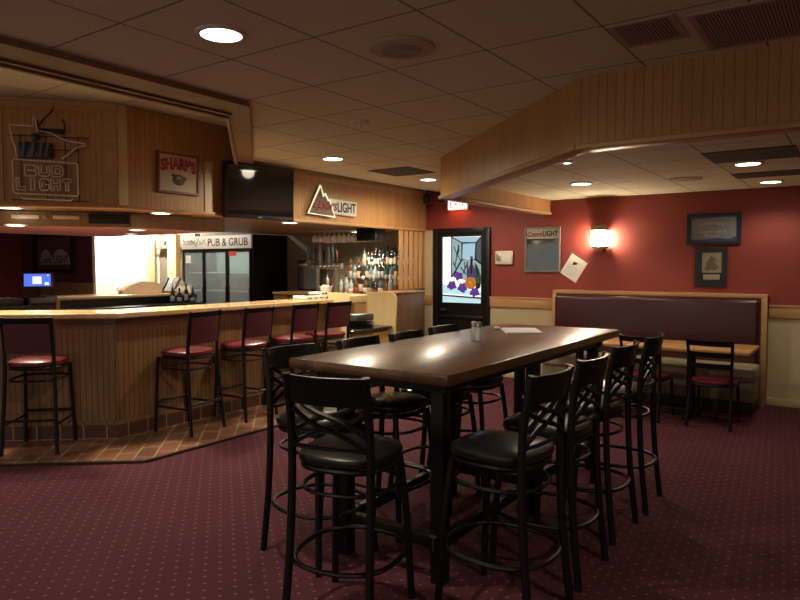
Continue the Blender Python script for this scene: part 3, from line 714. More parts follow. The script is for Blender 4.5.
def make_pub_chair(label, group):
    t = thing('bar_chair', label, 'chair', (0, 0, 0), 0, group)
    cushion('seat', M_VINYL, t, 0.215, 0.215, 0.715, 0.765)
    MB().tube(sq_ring(0.195, 0.195, 0.70), 0.014, 8, True).build('seat_frame', M_BLACK, t)
    for s in (-1, 1):
        MB().tube(smooth_path([(s*0.203, -0.250, 0), (s*0.192, -0.212, 0.35), (s*0.188, -0.195, 0.70), (s*0.187, -0.205, 0.92), (s*0.187, -0.240, 1.115)]), 0.0185, 10).build('back_leg', M_BLACK, t)
        MB().tube(smooth_path([(s*0.205, 0.215, 0), (s*0.185, 0.190, 0.45), (s*0.165, 0.160, 0.70)]), 0.0170, 10).build('front_leg', M_BLACK, t)
    MB().tube(sq_ring(0.235, 0.250, 0.285, e=2.5), 0.0115, 8, True).build('foot_ring', M_BLACK, t)
    MB().tube(sq_ring(0.200, 0.205, 0.600, e=2.5), 0.0095, 8, True).build('upper_ring', M_BLACK, t)
    curved_slat(0.187, -0.213, 0.99, 1.112, 0.045, 0.018, y1=-0.238).build('top_rail', M_BLACK, t)
    for s in (-1, 1):
        for dz in (0.0, 0.055):
            pts = []
            for i in range(9):
                u = -1+2*i/8; pts.append((s*0.185*u, -0.20-0.022*(1-u*u)-0.006*s, 0.885+dz-0.085*u+0.012*math.sin(PI*u)))
            MB().tube(pts, 0.0140, 6, flat=0.8).build('cross_band', M_BLACK, t)
    MB().tube([(-0.187, -0.2, 0.80), (-0.09, -0.216, 0.80), (0, -0.222, 0.80), (0.09, -0.216, 0.80), (0.187, -0.2, 0.80)], 0.010, 6).build('lower_rail', M_BLACK, t)
    return t
GP = 'black cross-back chairs at the high table'
pc = make_pub_chair('black cross-back bar chair nearest the camera at the short end of the high table', GP)
pc.location = (-1.855, 2.27, 0); pc.rotation_euler = (0, 0, R(12))
rows = [(-1.325, 2.71, 87, 'first black bar chair from the camera on the right side of the high table'),
        (-1.325, 3.24, 90, 'second black bar chair from the camera on the right side of the high table'),
        (-1.345, 3.87, 88, 'third black bar chair from the camera on the right side of the high table'),
        (-1.33, 4.43, 92, 'farthest black bar chair on the right side of the high table'),
        (-2.39, 2.66, -97, 'first black bar chair from the camera on the left side of the high table'),
        (-2.325, 3.21, -90, 'second black bar chair from the camera on the left side of the high table'),
        (-2.30, 3.71, -88, 'third black bar chair from the camera on the left side of the high table'),
        (-2.33, 4.24, -90, 'farthest black bar chair on the left side of the high table')]
for x, y, a, lab in rows: copy_thing(pc, lab, (x, y, 0), R(a))

def make_stool(label, group):
    t = thing('bar_stool', label, 'stool', (0, 0, 0), 0, group)
    cushion('seat', M_MAROON, t, 0.215, 0.215, 0.715, 0.765)
    MB().tube(sq_ring(0.195, 0.195, 0.702), 0.015, 8, True).build('seat_frame', M_BLACK, t)
    for s in (-1, 1):
        MB().tube(smooth_path([(s*0.215, -0.245, 0), (s*0.200, -0.215, 0.35), (s*0.190, -0.19, 0.70), (s*0.187, -0.200, 0.92), (s*0.190, -0.235, 1.13)]), 0.0165, 10).build('back_leg', M_BLACK, t)
        MB().tube([(s*0.205, 0.215, 0), (s*0.185, 0.185, 0.70)], 0.0155, 10).build('front_leg', M_BLACK, t)
        MB().tube([(s*0.207, -0.225, 0.24), (s*0.20, 0.205, 0.24)], 0.0105, 8).build('side_stretcher', M_BLACK, t)
    MB().tube([(-0.197, 0.203, 0.28), (0.197, 0.203, 0.28)], 0.0125, 8).build('foot_rail', M_BLACK, t)
    MB().tube([(-0.207, -0.228, 0.28), (0.207, -0.228, 0.28)], 0.0105, 8).build('back_stretcher', M_BLACK, t)
    MB().tube(sq_ring(0.196, 0.200, 0.60, e=3.5), 0.0095, 8, True).build('upper_ring', M_BLACK, t)
    curved_slat(0.187, -0.218, 1.075, 1.125, 0.012, 0.022, y1=-0.232).build('top_rail', M_BLACK, t)
    curved_slat(0.176, -0.195, 0.83, 1.075, 0.012, 0.030, y1=-0.222).build('back_pad', M_BACKPAD, t)
    return t
GS = 'maroon bar stools along the bar'
st = make_stool('maroon bar stool farthest left, at the slanted end of the bar', GS)
st.location = (-5.70, 2.80, 0.016); st.rotation_euler = (0, 0, R(43))
for x, y, a, lab in [(-5.19, 3.92, 98, 'second maroon bar stool from the left, just right of the bar corner'),
                     (-5.19, 4.61, 92, 'third maroon bar stool from the left along the bar'),
                     (-5.19, 5.30, 90, 'fourth maroon bar stool from the left along the bar'),
                     (-5.19, 5.87, 88, 'maroon bar stool farthest right, beside the cream partition')]:
    copy_thing(st, lab, (x, y, 0.016), R(a))

def make_dining_chair(label, group):
    t = thing('dining_chair', label, 'chair', (0, 0, 0), 0, group)
    cushion('seat', M_MAROON, t, 0.205, 0.205, 0.415, 0.46)
    MB().tube(sq_ring(0.19, 0.19, 0.405), 0.013, 8, True).build('seat_frame', M_BLACK, t)
    for s in (-1, 1):
        MB().tube(smooth_path([(s*0.195, -0.245, 0), (s*0.188, -0.20, 0.25), (s*0.183, -0.185, 0.45), (s*0.19, -0.21, 0.65), (s*0.20, -0.26, 0.86)]), 0.0155, 10).build('back_leg', M_BLACK, t)
        MB().tube([(s*0.19, 0.205, 0), (s*0.178, 0.175, 0.40)], 0.0145, 10).build('front_leg', M_BLACK, t)
    for z0, z1, y0, y1 in ((0.795, 0.85, -0.243, -0.256), (0.685, 0.735, -0.217, -0.229), (0.575, 0.625, -0.198, -0.206)):
        curved_slat(0.192, y0, z0, z1, 0.03, 0.014, y1=y1).build('back_slat', M_BLACK, t)
    return t
GD = 'black ladder-back chairs at the booth tables'
dc = make_dining_chair('black ladder-back chair with maroon seat facing the right booth table', GD)
dc.location = (-1.165, 7.08, 0); dc.rotation_euler = (0, 0, R(-2))
copy_thing(dc, 'black ladder-back chair half hidden behind the bar chairs, at the right booth table', (-1.79, 7.05, 0), R(-6))

# ------------------------------------------------------------------ the high table
t = thing('high_table', 'long dark brown pub table with a glossy plank top', 'table', (-2.03, 3.86, 0))
MB().box((-0.50, -1.30, 1.012), (0.50, 1.30, 1.068), 0.010).build('table_top', M_TABLE, t)
mb = MB(); mb.box((-0.36, -1.18, 0.955), (0.42, -1.14, 1.012)); mb.box((-0.36, 1.10, 0.955), (0.42, 1.14, 1.012)); mb.box((0.36, -1.14, 0.955), (0.40, 1.10, 1.012)); mb.box((-0.34, -1.14, 0.955), (-0.30, 1.10, 1.012))
mb.build('apron', M_BLACKW, t)
for x in (-0.24, 0.36):
    for y in (-1.13, -0.02, 1.09):
        MB().box((x-0.036, y-0.036, 0), (x+0.036, y+0.036, 1.0), 0.004).build('leg', M_BLACKW, t)
    MB().box((x-0.022, -1.09, 0.17), (x+0.022, 1.05, 0.235), 0.004).build('long_stretcher', M_BLACKW, t)
for y in (-1.13, -0.02, 1.09):
    MB().box((-0.20, y-0.022, 0.17), (0.32, y+0.022, 0.235), 0.004).build('cross_stretcher', M_BLACKW, t)
br = MB(); br.box((0.34, -1.170, 0.16), (0.346, -1.166, 0.24)); br.box((0.325, -1.170, 0.232), (0.36, -1.166, 0.245)); br.build('corner_bracket', M_STEEL, t)

TT = 1.068
def shaker(x, y, label, fill, fm):
    t = thing('shaker', label, 'shaker', (x, y, TT), 0, 'salt and pepper shakers')
    MB().lathe([(0.024, 0), (0.026, 0.004), (0.024, 0.04), (0.021, 0.08), (0.020, 0.092), (0.018, 0.092), (0.019, 0.08), (0.022, 0.04), (0.022, 0.006), (0, 0.006)], 14).build('jar', glass('shaker_glass', (0.93, 0.95, 0.95), 0.05, 0.7, 0.6), t)
    MB().lathe([(0.019, 0.008), (0.019, 0.03), (0.017, fill), (0, fill)], 12).build('contents', fm, t)
    MB().lathe([(0.0215, 0.092), (0.022, 0.105), (0.019, 0.122), (0.007, 0.128), (0, 0.128)], 14).build('cap', M_STEEL, t)
shaker(-2.115, 3.885, 'glass pepper shaker with steel cap, left of the pair on the high table', 0.05, mat('pepper', (0.05, 0.04, 0.03), 0.8))
shaker(-2.068, 3.86, 'glass salt shaker with steel cap, right of the pair on the high table', 0.055, mat('salt', (0.8, 0.78, 0.75), 0.8))
t = thing('menu_papers', 'stack of white papers lying on the high table behind the shakers', 'papers', (-2.11, 4.61, TT), R(-58))
mb = MB(); mb.box((-0.19, -0.13, 0.0), (0.19, 0.13, 0.006)); mb.build('sheet', M_WHITE, t)
mb = MB(); mb.box((-0.18, -0.12, 0.0062), (0.195, 0.135, 0.010)); mb.build('sheet', mat('white_sheet', (0.78, 0.78, 0.80), 0.6), t)
o = MB().ball((0, 0, 0.012), 0.022, 8, (1.3, 0.8, 0.6)).build('crumpled_wrapper', M_WHITE, loc=(-2.32, 4.63, TT)); tag(o, 'small crumpled white wrapper at the left end of the papers', 'wrapper')

# ------------------------------------------------------------------ the bar
bar = thing('bar_counter', 'long bar with bead-board front, pale oak top and dark tiled base', 'bar', (-5.42, 3.34, 0.016))
def strip(a, b, inset0, inset1, name, m, z0, z1, far=3.0, yend=2.80, bev=0.0):
    """a mitred strip following the bar's two faces; insets measured back from the front line"""
    nl = Vector((-math.sin(RZ40), math.cos(RZ40), 0))      # inward normal of the slanted face
    def corner(d):
        # intersection of x=-d with the slanted line offset by d
        p = nl*d; tt = (-d-p.x)/DL.x; q = p+DL*tt; return Vector((-d, q.y, 0))
    c0, c1 = corner(inset0), corner(inset1)
    mb = MB()
    mb.prism([(-inset0, yend), (c0.x, c0.y), (c0.x+DL.x*far, c0.y+DL.y*far), (c1.x+DL.x*far, c1.y+DL.y*far), (c1.x, c1.y), (-inset1, yend)], z0, z1, bev)
    return mb.build(name, m, bar, smooth=False)
strip(0, 0, -0.12, 0.34, 'counter_top', M_COUNTER, 1.085, 1.135, bev=0.014)
strip(0, 0, 0.012, 0.05, 'upper_trim', wood('walnut_trim', (0.12, 0.06, 0.03), (0.18, 0.09, 0.045), 0.45), 0.985, 1.085)
strip(0, 0, 0.002, 0.05, 'base_rail', MATS['bar_bead_board'], 0.12, 0.16)
strip(0, 0, 0.06, 0.10, 'inner_shelf', M_DARK, 0.0, 1.08)
pr = MB().box((0.0, 0.015, 0.12), (2.80, 0.055, 1.0)).build('front_panel', M_BEADBAR, bar, rz=R(90))
ps = MB().box((-3.0, 0.015, 0.12), (0.0, 0.055, 1.0)).build('front_panel', M_BEADBAR, bar, rz=RZ40)
MB().box((0.0, 0.0, 0.0), (2.80, 0.05, 0.125)).build('tiled_base', M_BASET, bar, rz=R(90))
MB().box((-3.0, 0.0, 0.0), (0.0, 0.05, 0.125)).build('tiled_base', M_BASET, bar, rz=RZ40)
CT = 1.151
# things on the bar top
t = thing('paper_tray', 'white tray holding slips and a dark pad on the bar top', 'tray', (-5.52, 5.98, CT), R(90))
mb = MB(); mb.box((-0.2, -0.11, 0), (0.22, 0.11, 0.05), 0.006); mb.build('tray', M_WHITE, t)
MB().box((-0.18, -0.10, 0.05), (0.06, 0.10, 0.062)).build('dark_pad', M_DARK, t)
MB().box((0.07, -0.10, 0.05), (0.21, 0.10, 0.085), 0.003).build('slip_box', M_OFFW, t)
mb = MB()
for x in (0.10, 0.15): mb.box((x, -0.103, 0.06), (x+0.03, -0.1005, 0.08))
for x in (-0.15, -0.05, 0.05, 0.15): mb.box((x, -0.113, 0.015), (x+0.05, -0.1105, 0.025))
mb.build('dark_marks', M_DARK, t)
t = thing('napkin_holder', 'white flared cup of napkins standing on the upper shelf behind the partition', 'cup', (-5.75, 6.52, CT))
MB().lathe([(0.05, 0), (0.055, 0.01), (0.075, 0.10), (0.085, 0.14), (0.08, 0.142), (0.05, 0.06), (0, 0.05)], 18).build('cup', mat('cream_cup', (0.72, 0.70, 0.56), 0.5), t)
mb = MB(); mb.box((-0.05, -0.02, 0.06), (0.05, 0.02, 0.16), 0.01); mb.build('napkins', M_WHITE, t)

# server station: two partitions, shelf with trays, cabinet, wood box
def partition(y, label, xs, dz):
    x0, x1, x2 = xs
    poly = [(x0, 0), (x2, 0), (x2, 0.45), (x1, 1.09+dz)] + [(x1-0.09+0.09*math.cos(a*PI/12), 1.09+dz+0.09*math.sin(a*PI/12)) for a in range(0, 7)] + [(x0, 1.18+dz)]
    o = MB().wallprism([(p[0]-x0, p[1]) for p in poly], -0.018, 0.018).build('partition', M_MAPLE, loc=(x0, y, 0.016)); tag(o, label, 'partition', 'cream wooden partitions of the server station')
partition(6.19, 'cream rounded partition at the right end of the bar, behind the last stool', (-5.62, -5.06, -5.16), 0.035)
partition(7.28, 'cream rounded partition in front of the brown wood cabinet', (-5.66, -5.155, -5.19), 0)
t = thing('server_station', 'low service shelf with a dark top between the two cream partitions', 'counter', (-5.5, 6.83, 0.016))
MB().box((-0.36, -0.43, 0.69), (0.30, 0.42, 0.73), 0.006).build('shelf_top', mat('dark_laminate', (0.025, 0.024, 0.023), 0.25), t)
MB().box((-0.36, -0.42, 0.0), (0.24, 0.41, 0.69)).build('cabinet', M_OAK, t)
mb = MB(); mb.box((0.24, -0.40, 0.05), (0.255, -0.02, 0.66), 0.004); mb.box((0.24, 0.02, 0.05), (0.255, 0.39, 0.66), 0.004); mb.build('cabinet_door', M_OAKX, t)
MB().box((-0.38, -0.43, 1.04), (-0.14, 0.42, 1.135), 0.006).build('upper_shelf', M_MAPLE, t)
MB().box((-0.40, -0.43, 0.73), (-0.36, 0.42, 1.04)).build('back_panel', M_MAPLE, t)
GT = 'stacked black serving trays'
names = ['lowest black serving tray in the stack on the service shelf', 'second black serving tray from the bottom of the stack on the service shelf', 'third black serving tray from the bottom of the stack on the service shelf', 'deep grey-black serving tray on top of the stack on the service shelf']
for k in range(4):
    mb = MB()
    if k < 3: mb.lathe([(0.0, 0), (0.17, 0), (0.205, 0.028), (0.20, 0.03), (0.165, 0.008), (0, 0.008)], 28)
    else: mb.box((-0.16, -0.20, 0.0), (0.14, 0.17, 0.085), 0.012)
    o = mb.build('serving_tray', M_DARK if k < 3 else mat('grey_tray', (0.05, 0.05, 0.048), 0.4), loc=(-5.42-0.01*k, 6.80+0.012*(k % 2), 0.747+0.0315*k)); tag(o, names[k], 'tray', GT)
t = thing('wood_cabinet', 'brown wood cabinet end beside the cream pilaster near the door', 'cabinet', (-5.55, 7.66, 0.016))
MB().box((0.125, -0.355, 0), (0.36, 0.36, 1.165), 0.004).build('carcass', wood('dark_walnut', (0.10, 0.05, 0.024), (0.155, 0.085, 0.04), 0.45), t)
MB().box((0.12, -0.36, 1.165), (0.375, 0.37, 1.19), 0.005).build('cabinet_top', M_OAK, t)
# slatted screen above the cabinet
t = thing('slat_screen', 'screen of upright wooden slats over the brown cabinet end', 'screen', (-5.40, 8.04, 1.206))
for k in range(6):
    y = -0.31+k*0.128
    MB().box((-0.012, y-0.043, 0.0), (0.012, y+0.043, 0.855), 0.004).build('slat', wood('slat_oak', (0.46, 0.25, 0.10), (0.62, 0.37, 0.16), 0.35), t)
MB().box((-0.02, -0.37, 0.0), (0.02, 0.35, 0.02)).build('sill', M_WALNUT, t)

# ------------------------------------------------------------------ back bar with bottles
t = thing('back_bar', 'wood back bar with stepped bottle shelves against the grey wall', 'cabinet', (-6.7, 8.39, 0.016))
MB().box((-1.2, -0.72, 0), (1.26, 0, 1.08), 0.004).build('carcass', M_WALNUT, t)
MB().box((-1.2, -0.75, 1.08), (1.26, 0, 1.115), 0.006).build('worktop', M_OAK, t)
MB().box((0.0, -0.36, 1.115), (1.26, -0.20, 1.31), 0.003).build('lower_step', M_TRIMD, t)
MB().box((0.14, -0.20, 1.115), (1.26, -0.01, 1.53), 0.003).build('upper_step', M_TRIMD, t)
for k in range(3): MB().box((-1.17+k*0.8, -0.735, 0.1), (-0.42+k*0.8, -0.72, 0.98), 0.004).build('cabinet_door', M_OAK, t)
BZ = 1.131
SHAPES = [[(0.036, 0), (0.038, 0.006), (0.038, 0.17), (0.030, 0.20), (0.014, 0.225), (0.013, 0.285), (0.0, 0.285)],
          [(0.040, 0), (0.042, 0.006), (0.042, 0.13), (0.036, 0.16), (0.015, 0.19), (0.013, 0.255), (0.0, 0.255)],
          [(0.033, 0), (0.034, 0.006), (0.034, 0.20), (0.026, 0.225), (0.013, 0.24), (0.012, 0.315), (0.0, 0.315)],
          [(0.044, 0), (0.045, 0.008), (0.043, 0.10), (0.034, 0.15), (0.016, 0.175), (0.014, 0.235), (0.0, 0.235)]]
BM = [('clear', mat('bottle_clear', (0.24, 0.28, 0.27), 0.08, spec=0.8)), ('brown', mat('bottle_brown', (0.10, 0.035, 0.012), 0.10, spec=0.8)), ('green', mat('bottle_green', (0.014, 0.040, 0.030), 0.10, spec=0.8)),
      ('dark', mat('bottle_dark', (0.015, 0.013, 0.014), 0.10, spec=0.8)), ('teal', mat('bottle_teal', (0.075, 0.115, 0.12), 0.10, spec=0.8)), ('amber', mat('bottle_amber', (0.18, 0.065, 0.02), 0.10, spec=0.8))]
LM = [('white', mat('label_white', (0.55, 0.52, 0.46), 0.6)), ('peach', mat('label_peach', (0.42, 0.25, 0.15), 0.6)), ('red', mat('label_red', (0.20, 0.04, 0.03), 0.6)), ('grey', mat('label_grey', (0.26, 0.26, 0.25), 0.6)), ('blue', mat('label_blue', (0.10, 0.20, 0.34), 0.6))]
CAPM = [M_DARK, M_STEEL, mat('cap_red', (0.14, 0.02, 0.02), 0.4), M_BRASS]
ORD = ['first', 'second', 'third', 'fourth', 'fifth', 'sixth', 'seventh', 'eighth', 'ninth', 'tenth', 'eleventh', 'twelfth', 'thirteenth', 'fourteenth', 'fifteenth', 'sixteenth', 'seventeenth']
protos = {}
def bottle(si, bi, li, ci, label, loc, group):
    key = (si, bi, li, ci)
    if key in protos: return copy_thing(protos[key], label, loc, random.uniform(0, 6), group)
    t = thing('liquor_bottle', label, 'bottle', loc, 0, group)
    MB().lathe(SHAPES[si], 12).build('glass_body', BM[bi][1], t)
    r = SHAPES[si][1][0]; h = SHAPES[si][2][1]
    MB().lathe([(r+0.0005, h*0.20), (r+0.0012, h*0.21), (r+0.0012, h*0.72), (r+0.0005, h*0.73)], 12).build('bottle_label', LM[li][1], t)
    top = SHAPES[si][-1][1]
    mb = MB(); mb.lathe([(0.015, top-0.03), (0.015, top+0.004), (0.004, top+0.006), (0.004, top+0.035), (0, top+0.035)], 8); mb.build('pourer', CAPM[ci], t)
    protos[key] = t
    return t
for row, (x0, x1, n, y, z) in [('bottom', (-6.93, -5.50, 16, 7.90, BZ)), ('middle', (-6.62, -5.50, 15, 8.11, BZ+0.196)), ('top', (-6.48, -5.50, 14, 8.28, BZ+0.416))]:
    for k in range(n):
        x = x0+(x1-x0)*k/(n-1)
        si, bi, li, ci = random.randrange(4), random.choice([0, 0, 1, 2, 3, 4, 5] if row == 'bottom' else [0, 2, 4, 3, 1, 3]), random.choice([0, 0, 1, 2, 3] if row == 'bottom' else [0, 3, 0, 3, 1]), random.randrange(4)
        bottle(si, bi, li, ci, '%s bottle with %s label, %s from left in the %s bottle row' % (BM[bi][0], LM[li][0], ORD[k], row), (x, y+random.uniform(-0.012, 0.012), z), 'liquor bottles, %s row of the back bar' % row)

# beer taps
t = thing('beer_tap_tower', 'steel beer tap tower with a row of handles on the back bar', 'beer tap', (-6.86, 7.78, BZ))
for x in (-0.16, 0.20): MB().tube([(x, 0, 0), (x, 0, 0.40)], 0.032, 14).build('column', M_STEEL, t)
MB().tube([(-0.33, 0, 0.42), (0.33, 0, 0.42)], 0.045, 14).build('manifold', M_STEEL, t)
cols = [mat('tap_a', (0.30, 0.24, 0.18), 0.4), mat('tap_b', (0.10, 0.03, 0.02), 0.35), M_DARK, mat('tap_c', (0.05, 0.12, 0.16), 0.35), M_STEEL]
for k in range(8):
    x = -0.29+k*0.083; h = [0.32, 0.36, 0.28, 0.34, 0.25, 0.30, 0.34, 0.24][k]
    mb = MB(); mb.tube([(x, -0.03, 0.42), (x, -0.10, 0.42), (x, -0.115, 0.37)], 0.010, 8); mb.build('faucet', M_STEEL, t)
    mb = MB(); mb.lathe([(0.006, 0.43), (0.010, 0.47), (0.018, 0.49), (0.028, 0.43+h*0.55), (0.024, 0.43+h*0.85), (0.012, 0.43+h), (0, 0.43+h)], 10, (x, -0.09, 0), 1.0, 0.6); mb.build('tap_handle', cols[k*3 % 5], t)
# dark machine left of the taps
t = thing('chalkboard_stand', 'dark rounded board leaning at the wall left of the beer taps', 'board', (-7.66, 8.30, BZ))
MB().box((-0.26, -0.05, 0), (0.26, 0.0, 0.52), 0.02, 3).build('frame', M_DARK, t)
MB().box((-0.22, -0.055, 0.04), (0.22, -0.0505, 0.46)).build('board_face', mat('slate', (0.11, 0.11, 0.105), 0.25), t)
MB().box((-0.22, -0.058, 0.42), (0.22, -0.0505, 0.46)).build('top_strip', mat('board_strip', (0.40, 0.37, 0.32), 0.5), t)
# hanging glasses
t = thing('glass_rack', 'wire rack under the canopy holding upside-down stemmed glasses', 'rack', (-6.25, 7.4, 2.085))
mb = MB()
for y in (-0.17, -0.09, 0.05, 0.13): mb.tube([(-0.42, y, -0.022), (0.42, y, -0.022)], 0.004, 6)
for x in (-0.42, 0.42): mb.tube([(x, -0.17, -0.022), (x, 0.13, -0.022), (x, 0.13, 0.0)], 0.004, 6); mb.tube([(x, -0.17, -0.022), (x, -0.17, 0.0)], 0.004, 6)
mb.build('wire_frame', M_STEEL, t)
G_W = glass('stemware', (0.95, 0.97, 0.97), 0.06, 0.45, 1.0)
gp = None
for row, y in (('front', -0.13), ('back', 0.09)):
    for k in range(9):
        lab = 'upside-down stemmed glass, %s from left in the %s row of the hanging rack' % (ORD[k], row)
        loc = (-6.25-0.37+k*0.0925, 7.4+y, 2.085)
        if gp is None:
            gp = thing('stemmed_glass', lab, 'glass', loc, 0, 'glasses hanging under the canopy')
            MB().lathe([(0, -0.016), (0.036, -0.016), (0.034, -0.020), (0.005, -0.026), (0.004, -0.075), (0.02, -0.09), (0.038, -0.115), (0.040, -0.15), (0.034, -0.185), (0.032, -0.185), (0.037, -0.15), (0.034, -0.118), (0.0, -0.095)], 14).build('bowl', G_W, gp)
        else: copy_thing(gp, lab, loc, 0)
t = thing('speaker_box', 'black box speaker hung under the canopy right of the hanging glasses', 'speaker', (-5.68, 7.4, 2.085))
MB().box((-0.17, -0.12, -0.18), (0.17, 0.12, 0.0), 0.01).build('cabinet', M_DARK, t)
MB().box((-0.15, -0.125, -0.165), (0.15, -0.121, -0.015), 0.003).build('grille', M_BLACK, t)

# ------------------------------------------------------------------ fridge
t = thing('display_fridge', 'black three-door glass fridge with a lettered white header', 'fridge', (-9.23, 7.60, 0.001))
w, D, H = 0.93, 0.79, 2.08
mb = MB(); mb.box((-w, 0, 0), (-w+0.04, D, H)); mb.box((w-0.04, 0, 0), (w, D, H)); mb.box((-w+0.04, 0, H-0.03), (w-0.04, D, H)); mb.box((-w+0.04, D-0.04, 0.15), (w-0.04, D, H-0.03)); mb.box((-w+0.04, 0, 0), (w-0.04, D-0.04, 0.15)); mb.box((-w+0.04, 0.02, 1.83), (w-0.04, D-0.04, 1.86))
mb.build('cabinet', M_BLACK, t)
MB().box((-w+0.05, D-0.055, 0.15), (w-0.05, D-0.041, 1.82)).build('liner', mat('fridge_liner', (0.62, 0.63, 0.58), 0.6), t)
MB().box((-w+0.01, -0.03, 1.85), (w-0.01, 0.01, H-0.005), 0.004).build('header', mat('header_white', (0.66, 0.62, 0.54), 0.5), t)
writing("Scobey's", M_DARK, t, -w+0.06, 1.89, 0.50, 0.16, y=-0.031, shear=0.15, bold=0.012); writing('PUB & GRUB', mat('header_ink', (0.05, 0.02, 0.02), 0.5), t, -0.18, 1.895, 1.02, 0.135, y=-0.031, bold=0.016)
mb = MB()
for s in (-1, 1): mb.tube([(-0.29-0.06*s, -0.032, 1.93), (-0.29+0.06*s, -0.032, 2.03)], 0.008, 6)
mb.build('crossed_emblem', mat('emblem', (0.32, 0.26, 0.18), 0.5), t)
xs = [(-0.89, -0.31), (-0.30, 0.30), (0.31, 0.89)]
for i, (a, c) in enumerate(xs):
    mb = MB(); mb.box((a, -0.025, 0.16), (a+0.035, 0.005, 1.83)); mb.box((c-0.035, -0.025, 0.16), (c, 0.005, 1.83)); mb.box((a+0.035, -0.025, 0.16), (c-0.035, 0.005, 0.20)); mb.box((a+0.035, -0.025, 1.79), (c-0.035, 0.005, 1.83))
    d = mb.build('glass_door', M_BLACK, t)
    MB().box((a+0.035, -0.012, 0.20), (c-0.035, -0.008, 1.79)).build('pane', glass('fridge_glass', (0.85, 0.92, 0.92), 0.04, 0.80, 0.6), d)
    MB().box((c-0.03, -0.05, 0.8), (c-0.015, -0.025, 1.2), 0.004).build('pull', M_STEEL, d)
    for z in (0.5, 0.8, 1.1, 1.42): MB().box((a+0.02, 0.08, z), (c-0.02, 0.68, z+0.015)).build('wire_shelf', mat('shelf_white', (0.6, 0.6, 0.55), 0.5), t)
MB().box((-0.80, -0.028, 1.60), (-0.66, -0.0255, 1.74)).build('paper_note', M_WHITE, t)
MB().box((0.36, -0.028, 1.73), (0.54, -0.0255, 1.80)).build('red_sticker', mat('sticker_red', (0.55, 0.05, 0.03), 0.5), t)
l = bpy.data.lights.new('fridge_light', 'AREA'); l.shape = 'RECTANGLE'; l.size = 1.6; l.size_y = 0.08; l.energy = 5; l.color = (0.9, 1.0, 0.95)
o = bpy.data.objects.new('fridge_light', l); COL.objects.link(o); o.parent = t; o.location = (0, 0.10, 1.81); o.rotation_euler = (R(30), 0, 0)

# ------------------------------------------------------------------ far counter, register and the things on it
t = thing('far_counter', 'far side of the bar with a black front and a pale top', 'counter', (-9.8, 6.45, 0.016))
MB().box((-0.55, -1.5, 0), (0.0, 1.1, 1.02)).build('front', M_DARK, t)
MB().box((-0.62, -1.5, 1.02), (0.06, 1.12, 1.07), 0.012).build('counter_top', M_COUNTER, t)
MB().box((-0.02, -1.44, 0.86), (0.35, 1.05, 0.90), 0.006).build('speed_rail', M_BLACK, t)
t = thing('register_counter', 'black counter section with the cash register, left of the far counter', 'counter', (-9.42, 4.3, 0.016))
MB().box((-0.5, -1.1, 0), (0.0, 0.62, 0.97)).build('front', M_DARK, t)
MB().box((-0.52, -1.1, 0.97), (0.02, 0.64, 1.0), 0.004).build('counter_top', MATS['dark_laminate'], t)
MB().box((0.0, 0.58, 0.0), (0.03, 0.63, 1.06)).build('end_post', M_OAK, t)
t = thing('cash_box', 'black cash box with a grey front under the lit screen', 'cash box', (-9.42, 4.75, 1.016))
MB().box((-0.3, -0.24, 0), (0.0, 0.16, 0.11), 0.006).build('case', M_DARK, t)
MB().box((0.0, -0.22, 0.02), (0.006, 0.14, 0.095), 0.003).build('drawer_front', mat('drawer_grey', (0.14, 0.14, 0.14), 0.4), t)
t = thing('cash_register', 'point of sale screen with a blue display standing on the cash box', 'register', (-9.50, 4.68, 1.127), R(62))
mb = MB(); mb.box((-0.10, -0.06, 0), (0.10, 0.08, 0.02), 0.006); mb.box((-0.03, 0.0, 0.02), (0.03, 0.03, 0.16)); mb.build('stand', M_DARK, t)
rm = Matrix.Translation((0, -0.02, 0.12)) @ Matrix.Rotation(R(-14), 4, 'X')
MB().box((-0.19, -0.015, 0), (0.19, 0.015, 0.22), 0.008, mtx=rm).build('monitor', M_DARK, t)
MB().box((-0.165, -0.018, 0.022), (0.165, -0.0155, 0.20), mtx=rm).build('screen', emit('screen_blue', (0.10, 0.18, 0.85), 1.0), t)
mb = MB(); mb.box((-0.06, -0.0195, 0.055), (0.05, -0.0182, 0.16), mtx=rm); mb.box((0.09, -0.0195, 0.04), (0.14, -0.0182, 0.075), mtx=rm); mb.box((0.12, -0.0195, 0.17), (0.14, -0.0182, 0.185), mtx=rm)
mb.build('screen_window', emit('screen_white', (0.75, 0.95, 1.0), 1.2), t)
t = thing('black_console', 'low black console with knobs left of the cash box', 'console', (-9.5, 4.2, 1.016))
MB().box((-0.22, -0.28, 0), (0.06, 0.26, 0.10), 0.01).build('case', M_DARK, t)
mb = MB(); [mb.lathe([(0.016, 0), (0.014, 0.015), (0, 0.016)], 10, (-0.04, -0.2+k*0.1, 0.10)) for k in range(4)]; mb.build('knobs', M_STEEL, t)
FT = 1.088
t = thing('paper_bag', 'tan paper bag lying on the far counter before the white wall', 'bag', (-9.98, 6.62, FT), R(78))
mb = MB(); mb.wallprism([(-0.34, 0.0), (0.32, 0.0), (0.33, 0.14), (0.20, 0.20), (-0.05, 0.21), (-0.22, 0.14), (-0.34, 0.06)], -0.10, 0.10); mb.build('bag', mat('kraft', (0.68, 0.46, 0.27), 0.7, var=0.1), t)
mb = MB(); mb.tube([(-0.36, 0, 0.03), (-0.40, 0, 0.08), (-0.36, 0, 0.11)], 0.012, 6); mb.build('folded_top', MATS['kraft'], t)
t = thing('menu_stand', 'stand of tilted dark menus with white pages beside the paper bag', 'menu stand', (-9.98, 7.12, FT), R(75))
MB().box((-0.16, -0.06, 0), (0.16, 0.06, 0.03), 0.005).build('base', M_WALNUT, t)
